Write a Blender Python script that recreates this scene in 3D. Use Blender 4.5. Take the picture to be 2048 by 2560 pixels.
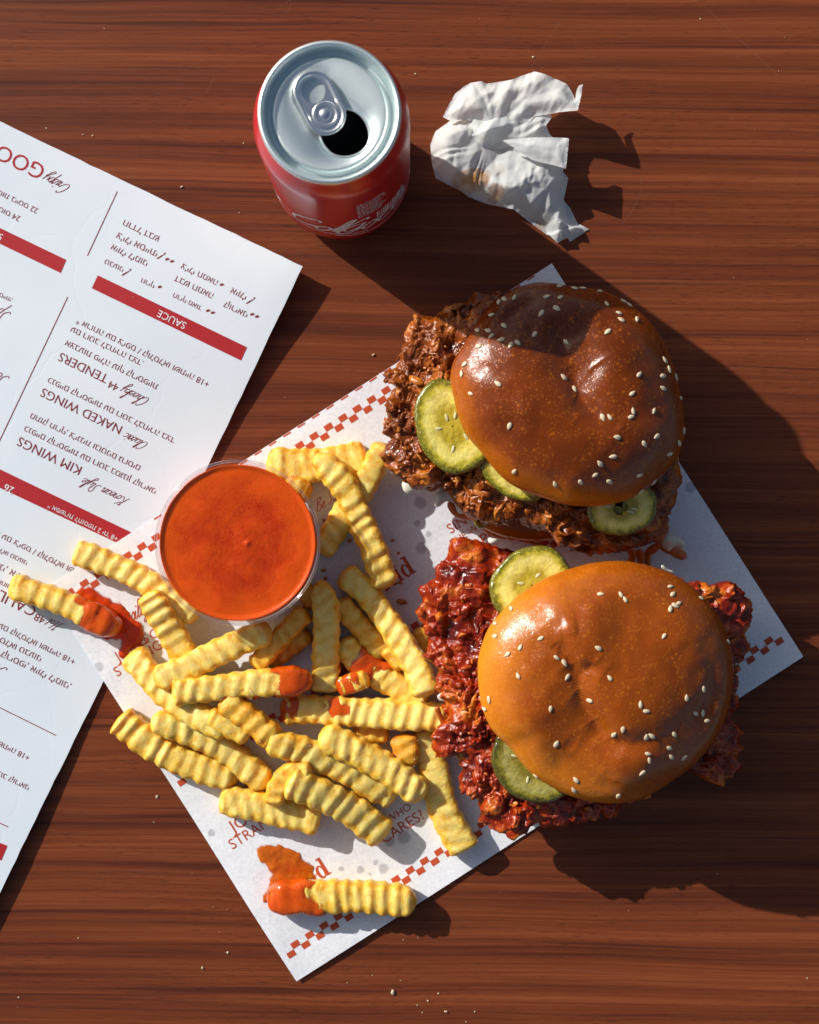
import bpy, math, random
import numpy as np
from mathutils import Vector, Matrix, geometry

# ------------------------------------------------------------------ scene, camera, light
for _o in list(bpy.data.objects):
    bpy.data.objects.remove(_o)
scene = bpy.context.scene
COL = scene.collection
S = 0.001            # millimetres to metres
D = 720.0            # camera height above the table, mm
PXMM = 5.38          # photograph pixels per mm on the table

cam_d = bpy.data.cameras.new('camera')
cam = bpy.data.objects.new('camera', cam_d)
COL.objects.link(cam)
cam.location = (0, 0, D * S)
cam.rotation_euler = (0, 0, 0)
cam_d.sensor_fit = 'VERTICAL'
cam_d.sensor_height = 36.0
cam_d.lens = 36.0 * PXMM * D / 2560.0
cam_d.clip_start = 0.01
cam_d.clip_end = 50
cam_d.dof.use_dof = True
cam_d.dof.focus_distance = (D - 32) * S
cam_d.dof.aperture_fstop = 9.0
scene.camera = cam

SUN_EL = math.radians(26.5)
SHADOW_AZ = math.radians(-35.5)          # direction in which shadows fall on the table
world = bpy.data.worlds.new('World')
scene.world = world
world.use_nodes = True
_nt = world.node_tree
_bg = _nt.nodes['Background']
_sky = _nt.nodes.new('ShaderNodeTexSky')
_sky.sky_type = 'NISHITA'
_sky.sun_disc = False
_sky.dust_density = 2.5
_sky.ozone_density = 0.6
_sky.sun_elevation = SUN_EL
_to_sun = (-math.cos(SHADOW_AZ), -math.sin(SHADOW_AZ))
_sky.sun_rotation = math.atan2(_to_sun[0], _to_sun[1]) % (2 * math.pi)
_nt.links.new(_sky.outputs[0], _bg.inputs[0])
_bg.inputs[1].default_value = 0.085

sun_d = bpy.data.lights.new('sun', 'SUN')
sun_d.energy = 5.0
sun_d.angle = math.radians(0.55)
sun_d.color = (1.0, 0.955, 0.90)
sun = bpy.data.objects.new('sun', sun_d)
COL.objects.link(sun)
sun.location = (-0.6, 0.5, 0.8)
sun.rotation_euler = Vector((math.cos(SHADOW_AZ) * math.cos(SUN_EL), math.sin(SHADOW_AZ) * math.cos(SUN_EL),
                             -math.sin(SUN_EL))).to_track_quat('-Z', 'Y').to_euler()

scene.view_settings.view_transform = 'Standard'
scene.view_settings.look = 'None'
scene.view_settings.gamma = 1.0
scene.view_settings.exposure = 0.07
scene.render.engine = 'CYCLES'
scene.cycles.use_denoising = True
scene.cycles.max_bounces = 10
scene.cycles.transparent_max_bounces = 12
scene.cycles.sample_clamp_indirect = 6.0

# ------------------------------------------------------------------ numeric helpers
def W(px, py, z=0.0):
    """pixel of the photograph -> point (mm) on the plane at height z"""
    k = (D - z) / (D * PXMM)
    return ((px - 1024.0) * k, (1280.0 - py) * k)

def zm(x0, y0, sc):
    return lambda p: (x0 + p[0] / sc, y0 + p[1] / sc)
ZA = zm(240, 1400, 3.45); ZB = zm(640, 1400, 3.45); ZC = zm(640, 1080, 3.45)
Z0 = zm(0, 1300, 4.3125); Z1 = zm(0, 280, 2.15625); Z2 = zm(0, 1100, 2.15625); Z3 = zm(580, 60, 3.3173)
Z4 = zm(1040, 140, 2.6136); Z5 = zm(920, 640, 2.0058); Z6 = zm(1000, 1300, 1.7969); Z7 = zm(240, 1080, 1.725)
Z8 = zm(500, 1900, 2.4643); ZR = zm(1500, 1240, 3.1478); ZF = zm(0, 0, 0.8423)

def pts(zf, lst, z=0.0):
    return [W(*zf(p), z) for p in lst]

def _hash(ix, iy, iz, seed):
    h = (ix.astype(np.int64) * 374761393 + iy.astype(np.int64) * 668265263 + iz.astype(np.int64) * 2147483647 + seed * 974634533) & 0xffffffff
    h = ((h ^ (h >> 13)) * 1274126177) & 0xffffffff
    h = ((h ^ (h >> 16)) * 2246822519) & 0xffffffff
    h = h ^ (h >> 15)
    return (h & 0xffffff).astype(np.float64) / float(0x1000000)

def vnoise(p, seed=0):
    p = np.asarray(p, float)
    f = np.floor(p); i = f.astype(np.int64); t = p - f
    t = t * t * t * (t * (t * 6 - 15) + 10)
    r = 0
    for dx in (0, 1):
        for dy in (0, 1):
            for dz in (0, 1):
                w = (t[:, 0] if dx else 1 - t[:, 0]) * (t[:, 1] if dy else 1 - t[:, 1]) * (t[:, 2] if dz else 1 - t[:, 2])
                r = r + w * _hash(i[:, 0] + dx, i[:, 1] + dy, i[:, 2] + dz, seed)
    return r * 2 - 1

def fbm(p, octv=4, seed=0, gain=0.5):
    p = np.asarray(p, float); a = 1.0; r = 0; n = 0
    for k in range(octv):
        r = r + a * vnoise(p * (2.03 ** k) + 17.3 * k, seed + k); n += a; a *= gain
    return r / n

def worley(p, seed=0):
    p = np.asarray(p, float); i = np.floor(p).astype(np.int64)
    f1 = np.full(len(p), 9.0); f2 = np.full(len(p), 9.0); cid = np.zeros(len(p))
    for dx in (-1, 0, 1):
        for dy in (-1, 0, 1):
            for dz in (-1, 0, 1):
                c = i + np.array([dx, dy, dz])
                q = np.stack([c[:, 0] + _hash(c[:, 0], c[:, 1], c[:, 2], seed),
                              c[:, 1] + _hash(c[:, 0], c[:, 1], c[:, 2], seed + 11),
                              c[:, 2] + _hash(c[:, 0], c[:, 1], c[:, 2], seed + 23)], 1)
                d = np.linalg.norm(p - q, axis=1)
                near = d < f1
                f2 = np.where(near, f1, np.minimum(f2, d))
                cid = np.where(near, _hash(c[:, 0], c[:, 1], c[:, 2], seed + 37), cid)
                f1 = np.where(near, d, f1)
    return f1, f2, cid

def sstep(a, b, x):
    t = np.clip((np.asarray(x, float) - a) / (b - a), 0, 1)
    return t * t * (3 - 2 * t)

def catmull(P, n=12, closed=False):
    P = np.asarray(P, float); out = []
    m = len(P)
    for k in range(m if closed else m - 1):
        if closed:
            a, b, c, d = P[(k - 1) % m], P[k], P[(k + 1) % m], P[(k + 2) % m]
        else:
            a, b, c, d = P[max(k - 1, 0)], P[k], P[k + 1], P[min(k + 2, m - 1)]
        for j in range(n):
            t = j / n
            out.append(0.5 * ((2 * b) + (c - a) * t + (2 * a - 5 * b + 4 * c - d) * t * t + (3 * b - a - 3 * c + d) * t ** 3))
    if not closed:
        out.append(P[-1])
    return np.array(out)

def resample(P, n, closed=False):
    P = np.asarray(P, float)
    if closed:
        P = np.vstack([P, P[:1]])
    s = np.r_[0, np.cumsum(np.linalg.norm(np.diff(P, axis=0), axis=1))]
    t = np.linspace(0, s[-1], n + 1)[:-1] if closed else np.linspace(0, s[-1], n)
    return np.stack([np.interp(t, s, P[:, k]) for k in range(P.shape[1])], 1), s[-1]

def inpoly(x, y, poly):
    x = np.asarray(x, float); y = np.asarray(y, float)
    r = np.zeros(x.shape, bool); n = len(poly)
    for i in range(n):
        x1, y1 = poly[i]; x2, y2 = poly[(i + 1) % n]
        if y1 == y2:
            continue
        c = ((y1 > y) != (y2 > y)) & (x < (x2 - x1) * (y - y1) / (y2 - y1) + x1)
        r ^= c
    return r

def segdist(x, y, poly, closed=True):
    x = np.asarray(x, float); y = np.asarray(y, float)
    best = np.full(x.shape, 1e9); n = len(poly)
    for i in range(n if closed else n - 1):
        a = np.array(poly[i][:2], float); b = np.array(poly[(i + 1) % n][:2], float); d = b - a
        t = np.clip(((x - a[0]) * d[0] + (y - a[1]) * d[1]) / max(d @ d, 1e-9), 0, 1)
        best = np.minimum(best, np.hypot(x - a[0] - t * d[0], y - a[1] - t * d[1]))
    return best

# ------------------------------------------------------------------ object helpers (vertices in world mm)
ORG = {}
def mesh_data(name, V, F, smooth=True, attrs=None, org=(0, 0, 0)):
    me = bpy.data.meshes.new(name)
    V = (np.asarray(V, float) - np.asarray(org, float)) * S
    me.from_pydata(V.tolist(), [], [tuple(int(i) for i in f) for f in F])
    me.polygons.foreach_set('use_smooth', [bool(smooth)] * len(me.polygons))
    if attrs:
        for k, a in attrs.items():
            at = me.attributes.new(k, 'FLOAT', 'POINT')
            at.data.foreach_set('value', np.asarray(a, np.float32))
    me.update()
    return me

def obj(name, V, F, mat, parent=None, smooth=True, attrs=None, org=None):
    """one mesh object. With a parent its vertices are stored relative to the parent's origin."""
    if org is None:
        org = ORG[parent.name] if parent is not None else (0, 0, 0)
    me = mesh_data(name, V, F, smooth, attrs, org)
    if mat is not None:
        for m in (mat if isinstance(mat, (list, tuple)) else [mat]):
            me.materials.append(m)
    o = bpy.data.objects.new(name, me)
    COL.objects.link(o)
    if parent is not None:
        o.parent = parent
        ORG[o.name] = ORG[parent.name]
    else:
        o.location = Vector(org) * S
        ORG[o.name] = tuple(org)
    return o

def thing(name, loc, label, cat, group=None):
    o = bpy.data.objects.new(name, None)
    COL.objects.link(o)
    o.empty_display_size = 0.01
    o.location = Vector(loc) * S
    ORG[o.name] = tuple(loc)
    return tag(o, label, cat, group)

def tag(o, label=None, cat=None, group=None, kind=None):
    if label: o['label'] = label
    if cat: o['category'] = cat
    if group: o['group'] = group
    if kind: o['kind'] = kind
    return o

class MB:
    """collects vertices and faces"""
    def __init__(s): s.V = []; s.F = []; s.n = 0
    def add(s, V, F):
        V = np.asarray(V, float)
        s.V.append(V); s.F += [tuple(int(i) + s.n for i in f) for f in F]; s.n += len(V)
    def verts(s): return np.vstack(s.V)

def gridfaces(nu, nv, closed_u=False):
    """vertex index = v*nu + u"""
    F = []
    for v in range(nv - 1):
        for u in range(nu if closed_u else nu - 1):
            a = v * nu + u; b = v * nu + (u + 1) % nu
            F.append((a, b, b + nu, a + nu))
    return F

def lathe(profile, n=96, cx=0, cy=0, z=0):
    prof = np.asarray(profile, float); th = np.linspace(0, 2 * np.pi, n, endpoint=False)
    V = np.array([[cx + r * math.cos(t), cy + r * math.sin(t), z + h] for r, h in prof for t in th])
    return V, gridfaces(n, len(prof), True)

def tube(P, R, n=10, flat=1.0, cap=True):
    """tube along 3D polyline; R radius per point; flat scales the thickness in the frame's up direction"""
    P = np.asarray(P, float); m = len(P); R = np.broadcast_to(np.asarray(R, float), (m,))
    T = np.gradient(P, axis=0); T /= np.linalg.norm(T, axis=1)[:, None] + 1e-9
    V = []
    for k in range(m):
        t = T[k]; up = np.array([0, 0, 1.0])
        if abs(t[2]) > 0.9: up = np.array([0, 1.0, 0])
        sd = np.cross(t, up); sd /= np.linalg.norm(sd); up = np.cross(sd, t)
        for j in range(n):
            a = 2 * math.pi * j / n
            V.append(P[k] + R[k] * (math.cos(a) * sd + flat * math.sin(a) * up))
    F = gridfaces(n, m, True)
    if cap:
        F.append(tuple(range(n - 1, -1, -1))); F.append(tuple((m - 1) * n + j for j in range(n)))
    return np.array(V), F

def cdt(loops, inner=None, holes=()):
    """triangulate: loops = list of closed loops (first is the outer outline), inner = free points"""
    V = []; E = []
    for L in loops:
        b = len(V); V += [tuple(p) for p in L]
        E += [(b + i, b + (i + 1) % len(L)) for i in range(len(L))]
    if inner is not None:
        V += [tuple(p) for p in inner]
    r = geometry.delaunay_2d_cdt([Vector(v[:2]) for v in V], E, [], 0, 1e-6)
    P = np.array([[v.x, v.y] for v in r[0]]); F = np.array([f for f in r[2]])
    c = P[F].mean(axis=1)
    keep = inpoly(c[:, 0], c[:, 1], loops[0])
    for h in holes:
        keep &= ~inpoly(c[:, 0], c[:, 1], h)
    F = F[keep]
    a = P[F[:, 0]]; b = P[F[:, 1]]; cc = P[F[:, 2]]
    flip = ((b[:, 0] - a[:, 0]) * (cc[:, 1] - a[:, 1]) - (b[:, 1] - a[:, 1]) * (cc[:, 0] - a[:, 0])) < 0
    F[flip] = F[flip][:, ::-1]
    return P, F

def fill(poly, sp, seed=0, jit=0.25):
    """dense triangulation of a polygon"""
    poly = np.asarray(poly, float)
    per = np.linalg.norm(np.diff(np.vstack([poly, poly[:1]]), axis=0), axis=1).sum()
    b, _ = resample(poly, max(12, int(per / sp)), True)
    lo = b.min(0); hi = b.max(0)
    gx, gy = np.meshgrid(np.arange(lo[0], hi[0], sp), np.arange(lo[1], hi[1], sp))
    rs = np.random.RandomState(seed)
    q = np.stack([gx.ravel(), gy.ravel()], 1) + rs.uniform(-jit, jit, (gx.size, 2)) * sp
    ok = inpoly(q[:, 0], q[:, 1], b); q = q[ok]
    q = q[segdist(q[:, 0], q[:, 1], b) > sp * 0.5]
    return cdt([b], q)

# ------------------------------------------------------------------ material helper
class M:
    def __init__(s, name, **kw):
        s.m = bpy.data.materials.new(name); s.m.use_nodes = True
        s.t = s.m.node_tree; s.b = s.t.nodes['Principled BSDF']
        s.out = s.t.nodes['Material Output']
        tc = s.t.nodes.new('ShaderNodeTexCoord')
        s.co = s.vm('MULTIPLY', tc.outputs['Object'], (1000, 1000, 1000))
        for k, v in kw.items(): s.set(k.replace('_', ' '), v)
    def lk(s, a, b):
        if hasattr(a, 'links') or isinstance(a, bpy.types.NodeSocket): s.t.links.new(a, b)
        else: b.default_value = a
    def set(s, k, v):
        i = s.b.inputs[k]
        if isinstance(v, tuple) and len(v) == 3 and i.type == 'RGBA': v = (*v, 1)
        s.lk(v, i)
    def node(s, typ): return s.t.nodes.new(typ)
    def vm(s, op, a, b=None):
        n = s.node('ShaderNodeVectorMath'); n.operation = op; s.lk(a, n.inputs[0])
        if b is not None: s.lk(b, n.inputs[1])
        return n.outputs['Value'] if op in ('DISTANCE', 'LENGTH') else n.outputs[0]
    def ma(s, op, a, b=0.5, c=None, clamp=False):
        n = s.node('ShaderNodeMath'); n.operation = op; n.use_clamp = clamp
        s.lk(a, n.inputs[0]); s.lk(b, n.inputs[1])
        if c is not None: s.lk(c, n.inputs[2])
        return n.outputs[0]
    def map(s, v, sc=(1, 1, 1), rot=(0, 0, 0), loc=(0, 0, 0)):
        n = s.node('ShaderNodeMapping'); s.lk(v, n.inputs[0])
        n.inputs['Scale'].default_value = sc; n.inputs['Rotation'].default_value = rot; n.inputs['Location'].default_value = loc
        return n.outputs[0]
    def noise(s, v=None, sc=1.0, det=3.0, rough=0.55, dist=0.0, col=False):
        n = s.node('ShaderNodeTexNoise'); s.lk(s.co if v is None else v, n.inputs['Vector'])
        n.inputs['Scale'].default_value = sc; n.inputs['Detail'].default_value = det
        n.inputs['Roughness'].default_value = rough; n.inputs['Distortion'].default_value = dist
        return n.outputs[1] if col else n.outputs[0]
    def vor(s, v=None, sc=1.0, feat='F1', rnd=1.0, out='Distance', smooth=None):
        n = s.node('ShaderNodeTexVoronoi'); n.feature = feat; s.lk(s.co if v is None else v, n.inputs['Vector'])
        n.inputs['Scale'].default_value = sc; n.inputs['Randomness'].default_value = rnd
        if smooth is not None: n.inputs['Smoothness'].default_value = smooth
        return n.outputs[out]
    def ramp(s, f, stops, interp='LINEAR'):
        n = s.node('ShaderNodeValToRGB'); s.lk(f, n.inputs[0]); r = n.color_ramp; r.interpolation = interp
        while len(r.elements) < len(stops): r.elements.new(0.5)
        for e, (p, c) in zip(r.elements, stops):
            e.position = p; e.color = (*c, 1) if isinstance(c, tuple) else (c, c, c, 1)
        return n.outputs[0]
    def rng(s, f, a, b, c=0.0, d=1.0):
        n = s.node('ShaderNodeMapRange'); n.interpolation_type = 'SMOOTHSTEP'
        s.lk(f, n.inputs[0])
        for i, v in enumerate((a, b, c, d)): n.inputs[1 + i].default_value = v
        return n.outputs[0]
    def mix(s, f, a, b, mode='MIX'):
        n = s.node('ShaderNodeMix'); n.data_type = 'RGBA'; n.blend_type = mode
        s.lk(f, n.inputs['Factor'])
        for k, v in ((6, a), (7, b)):
            s.lk((*v, 1) if isinstance(v, tuple) and len(v) == 3 else v, n.inputs[k])
        return n.outputs[2]
    def attr(s, name):
        n = s.node('ShaderNodeAttribute'); n.attribute_name = name
        return n.outputs['Fac']
    def bump(s, h, dist, strength=1.0, nrm=None):
        n = s.node('ShaderNodeBump'); n.inputs['Strength'].default_value = strength
        n.inputs['Distance'].default_value = dist * S; s.lk(h, n.inputs['Height'])
        if nrm is not None: s.lk(nrm, n.inputs['Normal'])
        return n.outputs[0]
    def sss(s, w, radius, scale=1.0):
        s.b.inputs['Subsurface Weight'].default_value = w
        s.b.inputs['Subsurface Radius'].default_value = radius
        s.b.inputs['Subsurface Scale'].default_value = scale * S

# ------------------------------------------------------------------ materials
def make_wood():
    m = M('walnut_laminate')
    warp = m.noise(m.map(m.co, (0.004, 0.012, 1)), 1.0, 2.0)
    warp2 = m.noise(m.map(m.co, (0.02, 0.05, 1)), 1.0, 2.0)
    comb = m.node('ShaderNodeCombineXYZ')
    m.lk(m.ma('ADD', m.ma('MULTIPLY', m.ma('SUBTRACT', warp, 0.5), 9.0), m.ma('MULTIPLY', m.ma('SUBTRACT', warp2, 0.5), 1.3)), comb.inputs[1])
    v = m.vm('ADD', m.map(m.co, rot=(0, 0, math.radians(0.6))), comb.outputs[0])
    big = m.noise(m.map(v, (0.0019, 0.10, 1)), 1.0, 3.0, 0.6)
    mid = m.noise(m.map(v, (0.0034, 0.56, 1), loc=(3, 7, 0)), 1.0, 3.0, 0.62)
    fine = m.noise(m.map(v, (0.022, 1.9, 1), loc=(11, 2, 0)), 1.0, 3.0, 0.6)
    pore = m.noise(m.map(v, (0.13, 2.8, 1), loc=(5, 1, 0)), 1.0, 2.0, 0.5)
    g = m.ma('ADD', m.ma('MULTIPLY', big, 0.50), m.ma('ADD', m.ma('MULTIPLY', mid, 0.34), m.ma('MULTIPLY', fine, 0.22)))
    col = m.ramp(g, [(0.34, (0.042, 0.0108, 0.0056)), (0.42, (0.085, 0.0195, 0.0078)), (0.50, (0.140, 0.0315, 0.0105)),
                     (0.58, (0.190, 0.0455, 0.0145)), (0.68, (0.265, 0.0720, 0.0235))])
    dl = m.rng(m.noise(m.map(v, (0.0036, 0.24, 1), loc=(31, 17, 0)), 1.0, 2.0, 0.55), 0.60, 0.70)
    col = m.mix(m.ma('MULTIPLY', dl, 0.55), col, (0.035, 0.0105, 0.0075))
    pm = m.rng(pore, 0.60, 0.68)
    patch = m.rng(m.noise(m.map(v, (0.01, 0.03, 1)), 1.0, 2.0), 0.38, 0.62)
    col = m.mix(m.ma('MULTIPLY', pm, m.ma('ADD', m.ma('MULTIPLY', patch, 0.50), 0.30)), col, (0.030, 0.009, 0.006))
    m.set('Base Color', col)
    sm = m.noise(None, 0.02, 4.0, 0.6)
    m.set('Roughness', m.ma('ADD', m.ma('MULTIPLY', sm, 0.22), 0.36))
    m.set('Specular IOR Level', 0.22)
    m.set('Normal', m.bump(m.ma('SUBTRACT', fine, m.ma('MULTIPLY', pm, 0.6)), 0.05, 0.35))
    return m.m

def make_flat(name, col, rough=0.6, spec=0.3, **kw):
    m = M(name)
    n = m.noise(None, 0.9, 3.0)
    m.set('Base Color', m.mix(m.rng(n, 0.25, 0.8), tuple(c * 0.86 for c in col), col))
    m.set('Roughness', rough); m.set('Specular IOR Level', spec)
    for k, v in kw.items(): m.set(k, v)
    return m.m

def make_menu_card():
    m = M('menu_card_stock')
    a = m.noise(None, 0.012, 3.0); b = m.noise(None, 1.6, 2.0)
    c = m.mix(m.rng(a, 0.3, 0.7), (0.66, 0.73, 0.79), (0.71, 0.77, 0.82))
    speck = m.rng(m.noise(None, 0.25, 2.0), 0.74, 0.80)
    m.set('Base Color', m.mix(m.ma('MULTIPLY', speck, 0.2), c, (0.45, 0.46, 0.5)))
    m.set('Roughness', 0.55); m.set('Specular IOR Level', 0.35)
    crease = m.rng(m.vor(m.vm('ADD', m.co, m.vm('MULTIPLY', m.noise(None, 0.05, 2.0, col=True), (14, 14, 14))), 0.02, 'DISTANCE_TO_EDGE'), 0.0, 0.018)
    m.set('Normal', m.bump(m.ma('ADD', m.ma('MULTIPLY', a, 3.0), m.ma('ADD', m.ma('MULTIPLY', b, 0.10), m.ma('MULTIPLY', crease, 0.12))), 0.25, 0.6))
    return m.m

def make_tray_paper(spots):
    m = M('greaseproof_paper')
    mott = m.noise(None, 0.75, 4.0, 0.7); big = m.noise(None, 0.05, 3.0)
    c = m.mix(m.rng(mott, 0.32, 0.62), (0.76, 0.79, 0.84), (0.90, 0.91, 0.93))
    c = m.mix(m.ma('MULTIPLY', m.rng(big, 0.45, 0.7), 0.25), c, (0.88, 0.89, 0.92))
    mask = None
    wob = m.vm('ADD', m.co, m.vm('MULTIPLY', m.vm('SUBTRACT', m.noise(None, 0.35, 2.0, col=True), (0.5, 0.5, 0.5)), (1.6, 1.6, 0)))
    wob = m.vm('MULTIPLY', wob, (1, 1, 0))
    for (x, y, r) in spots:
        d = m.vm('DISTANCE', wob, (x, y, 0))
        k = m.rng(d, r * 1.1, r * 0.6)
        mask = k if mask is None else m.ma('MAXIMUM', mask, k)
    c = m.mix(m.ma('MULTIPLY', mask, 0.45), c, (0.30, 0.31, 0.36))
    m.set('Base Color', c); m.set('Roughness', 0.5); m.set('Specular IOR Level', 0.35)
    wr = m.noise(None, 0.06, 3.0, 0.5)
    m.set('Normal', m.bump(m.ma('ADD', m.ma('MULTIPLY', wr, 3.0), m.ma('MULTIPLY', mott, 0.12)), 0.3, 0.7))
    tr = m.node('ShaderNodeBsdfTransparent'); mx = m.node('ShaderNodeMixShader')
    m.lk(m.ma('ADD', m.ma('MULTIPLY', mask, 0.10), 0.06), mx.inputs[0])
    m.t.links.new(m.b.outputs[0], mx.inputs[1]); m.t.links.new(tr.outputs[0], mx.inputs[2])
    m.t.links.new(mx.outputs[0], m.out.inputs[0])
    return m.m

def make_fry():
    m = M('fried_potato')
    tone = m.attr('tone')
    n1 = m.noise(None, 0.28, 4.0, 0.6); n2 = m.noise(None, 2.2, 3.0, 0.7)
    f = m.ma('ADD', tone, m.ma('ADD', m.ma('MULTIPLY', m.ma('SUBTRACT', n1, 0.5), 1.0), m.ma('MULTIPLY', m.ma('SUBTRACT', n2, 0.5), 0.6)))
    col = m.ramp(f, [(0.0, (0.93, 0.71, 0.20)), (0.25, (0.88, 0.54, 0.060)), (0.50, (0.80, 0.36, 0.010)), (0.80, (0.60, 0.190, 0.003)), (1.0, (0.36, 0.110, 0.005))])
    m.set('Base Color', col)
    m.set('Roughness', m.rng(n2, 0.35, 0.65, 0.22, 0.55)); m.set('Specular IOR Level', 0.5)
    gr = m.vor(None, 1.1, 'SMOOTH_F1', smooth=0.4); gr2 = m.noise(None, 3.6, 3.0, 0.7)
    m.set('Normal', m.bump(m.ma('ADD', m.ma('MULTIPLY', gr, -0.30), m.ma('ADD', m.ma('MULTIPLY', gr2, 0.42), m.ma('MULTIPLY', n1, 0.6))), 0.50, 0.85))
    m.sss(0.65, (1.0, 0.55, 0.10), 3.2)
    return m.m

def make_sauce(name, c0, c1, rough=0.16, grain=True, radial=None, film=False):
    m = M(name)
    n = m.noise(None, 0.10, 4.0, 0.6, 0.4); g = m.noise(None, 1.5, 3.0, 0.8)
    f = m.ma('ADD', m.ma('ADD', m.ma('MULTIPLY', n, 0.55), 0.22), m.ma('MULTIPLY', m.ma('SUBTRACT', g, 0.5), 0.55 if grain else 0.10))
    if radial:      # thinner towards the wall of the cup
        f = m.ma('ADD', f, m.rng(m.vm('LENGTH', m.vm('MULTIPLY', m.co, (1, 1, 0))), radial * 0.5, radial, -0.02, 0.22))
    col = m.ramp(f, [(0.30, c0), (0.66, c1)])
    sp = m.rng(m.noise(None, 1.15, 1.0), 0.70, 0.76)
    m.set('Base Color', m.mix(m.ma('MULTIPLY', sp, 0.7), col, (0.20, 0.010, 0.001)))
    m.set('Roughness', rough); m.set('Specular IOR Level', 0.5)
    m.set('Coat Weight', 0.10); m.set('Coat Roughness', 0.08)
    m.set('Normal', m.bump(m.ma('ADD', m.ma('MULTIPLY', n, 2.0), m.ma('MULTIPLY', g, 0.16)), 0.22, 0.6))
    m.sss(0.18, (1.0, 0.25, 0.05), 1.6)
    if film:        # a thin film lets what is under it show
        m.set('Alpha', m.rng(m.ma('ADD', m.attr('cover'), m.ma('MULTIPLY', m.ma('SUBTRACT', m.noise(None, 0.9, 3.0), 0.5), 0.45)), 0.10, 0.62))
    return m.m

def make_bun(name, dark, mid, light, edge, gl=0.28):
    m = M(name)
    bake_shade = m.attr('bake_shade')
    n1 = m.noise(None, 0.045, 4.0, 0.55); n2 = m.noise(None, 0.5, 4.0, 0.7); n3 = m.noise(None, 0.16, 3.0, 0.6)
    f = m.ma('ADD', bake_shade, m.ma('ADD', m.ma('MULTIPLY', m.ma('SUBTRACT', n1, 0.5), 0.55), m.ma('MULTIPLY', m.ma('SUBTRACT', n2, 0.5), 0.16)))
    col = m.ramp(f, [(0.0, edge), (0.26, light), (0.55, mid), (0.95, dark)])
    wob = m.vm('ADD', m.co, m.vm('MULTIPLY', m.noise(None, 0.9, 2.0, col=True), (0.5, 0.5, 0.5)))
    d1 = m.vor(wob, 0.36); d2 = m.vor(wob, 0.75)
    zone = m.rng(n3, 0.42, 0.58)
    b1 = m.ma('MULTIPLY', m.rng(d1, 0.36, 0.10), zone); b2 = m.ma('MULTIPLY', m.rng(d2, 0.40, 0.12), m.rng(n3, 0.36, 0.52))
    bl = m.ma('MAXIMUM', b1, m.ma('MULTIPLY', b2, 0.8))
    col = m.mix(m.ma('MULTIPLY', bl, 0.50), col, light)
    mott = m.ma('MULTIPLY', m.rng(m.noise(None, 0.55, 3.0, 0.7), 0.50, 0.62), m.rng(bake_shade, 0.42, 0.12))
    col = m.mix(m.ma('MULTIPLY', mott, 0.55), col, edge)
    m.set('Base Color', col)
    m.set('Roughness', m.ma('ADD', m.rng(n2, 0.3, 0.7, 0.15, 0.24), m.ma('MULTIPLY', zone, 0.10))); m.set('Specular IOR Level', 0.42)
    m.set('Coat Weight', 0.0); m.set('Coat Roughness', gl)
    hgt = m.ma('ADD', m.ma('MULTIPLY', bl, 0.42), m.ma('ADD', m.ma('MULTIPLY', n2, 0.45), m.ma('MULTIPLY', m.noise(None, 2.6, 2.0), 0.16)))
    nb = m.bump(hgt, 0.26, 0.62)
    m.set('Normal', nb); m.lk(nb, m.b.inputs['Coat Normal'])
    m.sss(0.10, (1.0, 0.35, 0.08), 2.5)
    return m.m

def make_crust(name, deep, mid, light, gloss=0.2):
    m = M(name)
    tone = m.attr('tone')
    n1 = m.noise(None, 0.13, 4.0, 0.6); n2 = m.noise(None, 0.9, 4.0, 0.7)
    f = m.ma('ADD', tone, m.ma('ADD', m.ma('MULTIPLY', m.ma('SUBTRACT', n1, 0.5), 1.5), m.ma('MULTIPLY', m.ma('SUBTRACT', n2, 0.5), 0.5)))
    col = m.ramp(f, [(0.05, deep), (0.5, mid), (0.95, light)])
    m.set('Base Color', col)
    m.set('Roughness', m.rng(n1, 0.35, 0.65, gloss, gloss + 0.22)); m.set('Specular IOR Level', 0.45)
    m.set('Coat Weight', 0.0)
    nb = m.bump(m.ma('ADD', m.ma('MULTIPLY', n2, 1.0), m.ma('MULTIPLY', m.vor(None, 0.9, 'SMOOTH_F1', smooth=0.3), -0.8)), 0.30, 0.6)
    m.set('Normal', nb)
    m.sss(0.12, (1.0, 0.3, 0.08), 1.5)
    return m.m

def make_pickle(seed=0.0, dark=1.0):
    m = M('pickled_cucumber')
    r = m.attr('rad')
    n = m.noise(m.map(m.co, loc=(seed, seed, 0)), 0.28, 4.0, 0.6); n2 = m.noise(None, 1.2, 3.0)
    f = m.ma('ADD', r, m.ma('MULTIPLY', m.ma('SUBTRACT', n, 0.5), 0.34))
    k = dark
    col = m.ramp(f, [(0.0, (0.42 * k, 0.33 * k, 0.022 * k)), (0.36, (0.36 * k, 0.28 * k, 0.014 * k)), (0.52, (0.62 * k, 0.53 * k, 0.11 * k)), (0.70, (0.68 * k, 0.60 * k, 0.17 * k)), (0.82, (0.46 * k, 0.39 * k, 0.030 * k)),
                     (0.90, (0.17 * k, 0.15 * k, 0.006)), (1.0, (0.085 * k, 0.078 * k, 0.003))])
    col = m.mix(m.ma('MULTIPLY', m.rng(n2, 0.5, 0.72), 0.4), col, (0.56 * k, 0.53 * k, 0.17 * k))
    m.set('Base Color', col); m.set('Roughness', 0.14); m.set('Specular IOR Level', 0.55)
    m.set('Coat Weight', 0.2); m.set('Coat Roughness', 0.06)
    m.set('Normal', m.bump(m.ma('ADD', m.ma('MULTIPLY', n, 2.2), m.ma('MULTIPLY', n2, 0.35)), 0.45, 0.8))
    m.sss(0.45, (0.9, 0.85, 0.15), 3.0)
    return m.m

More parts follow.
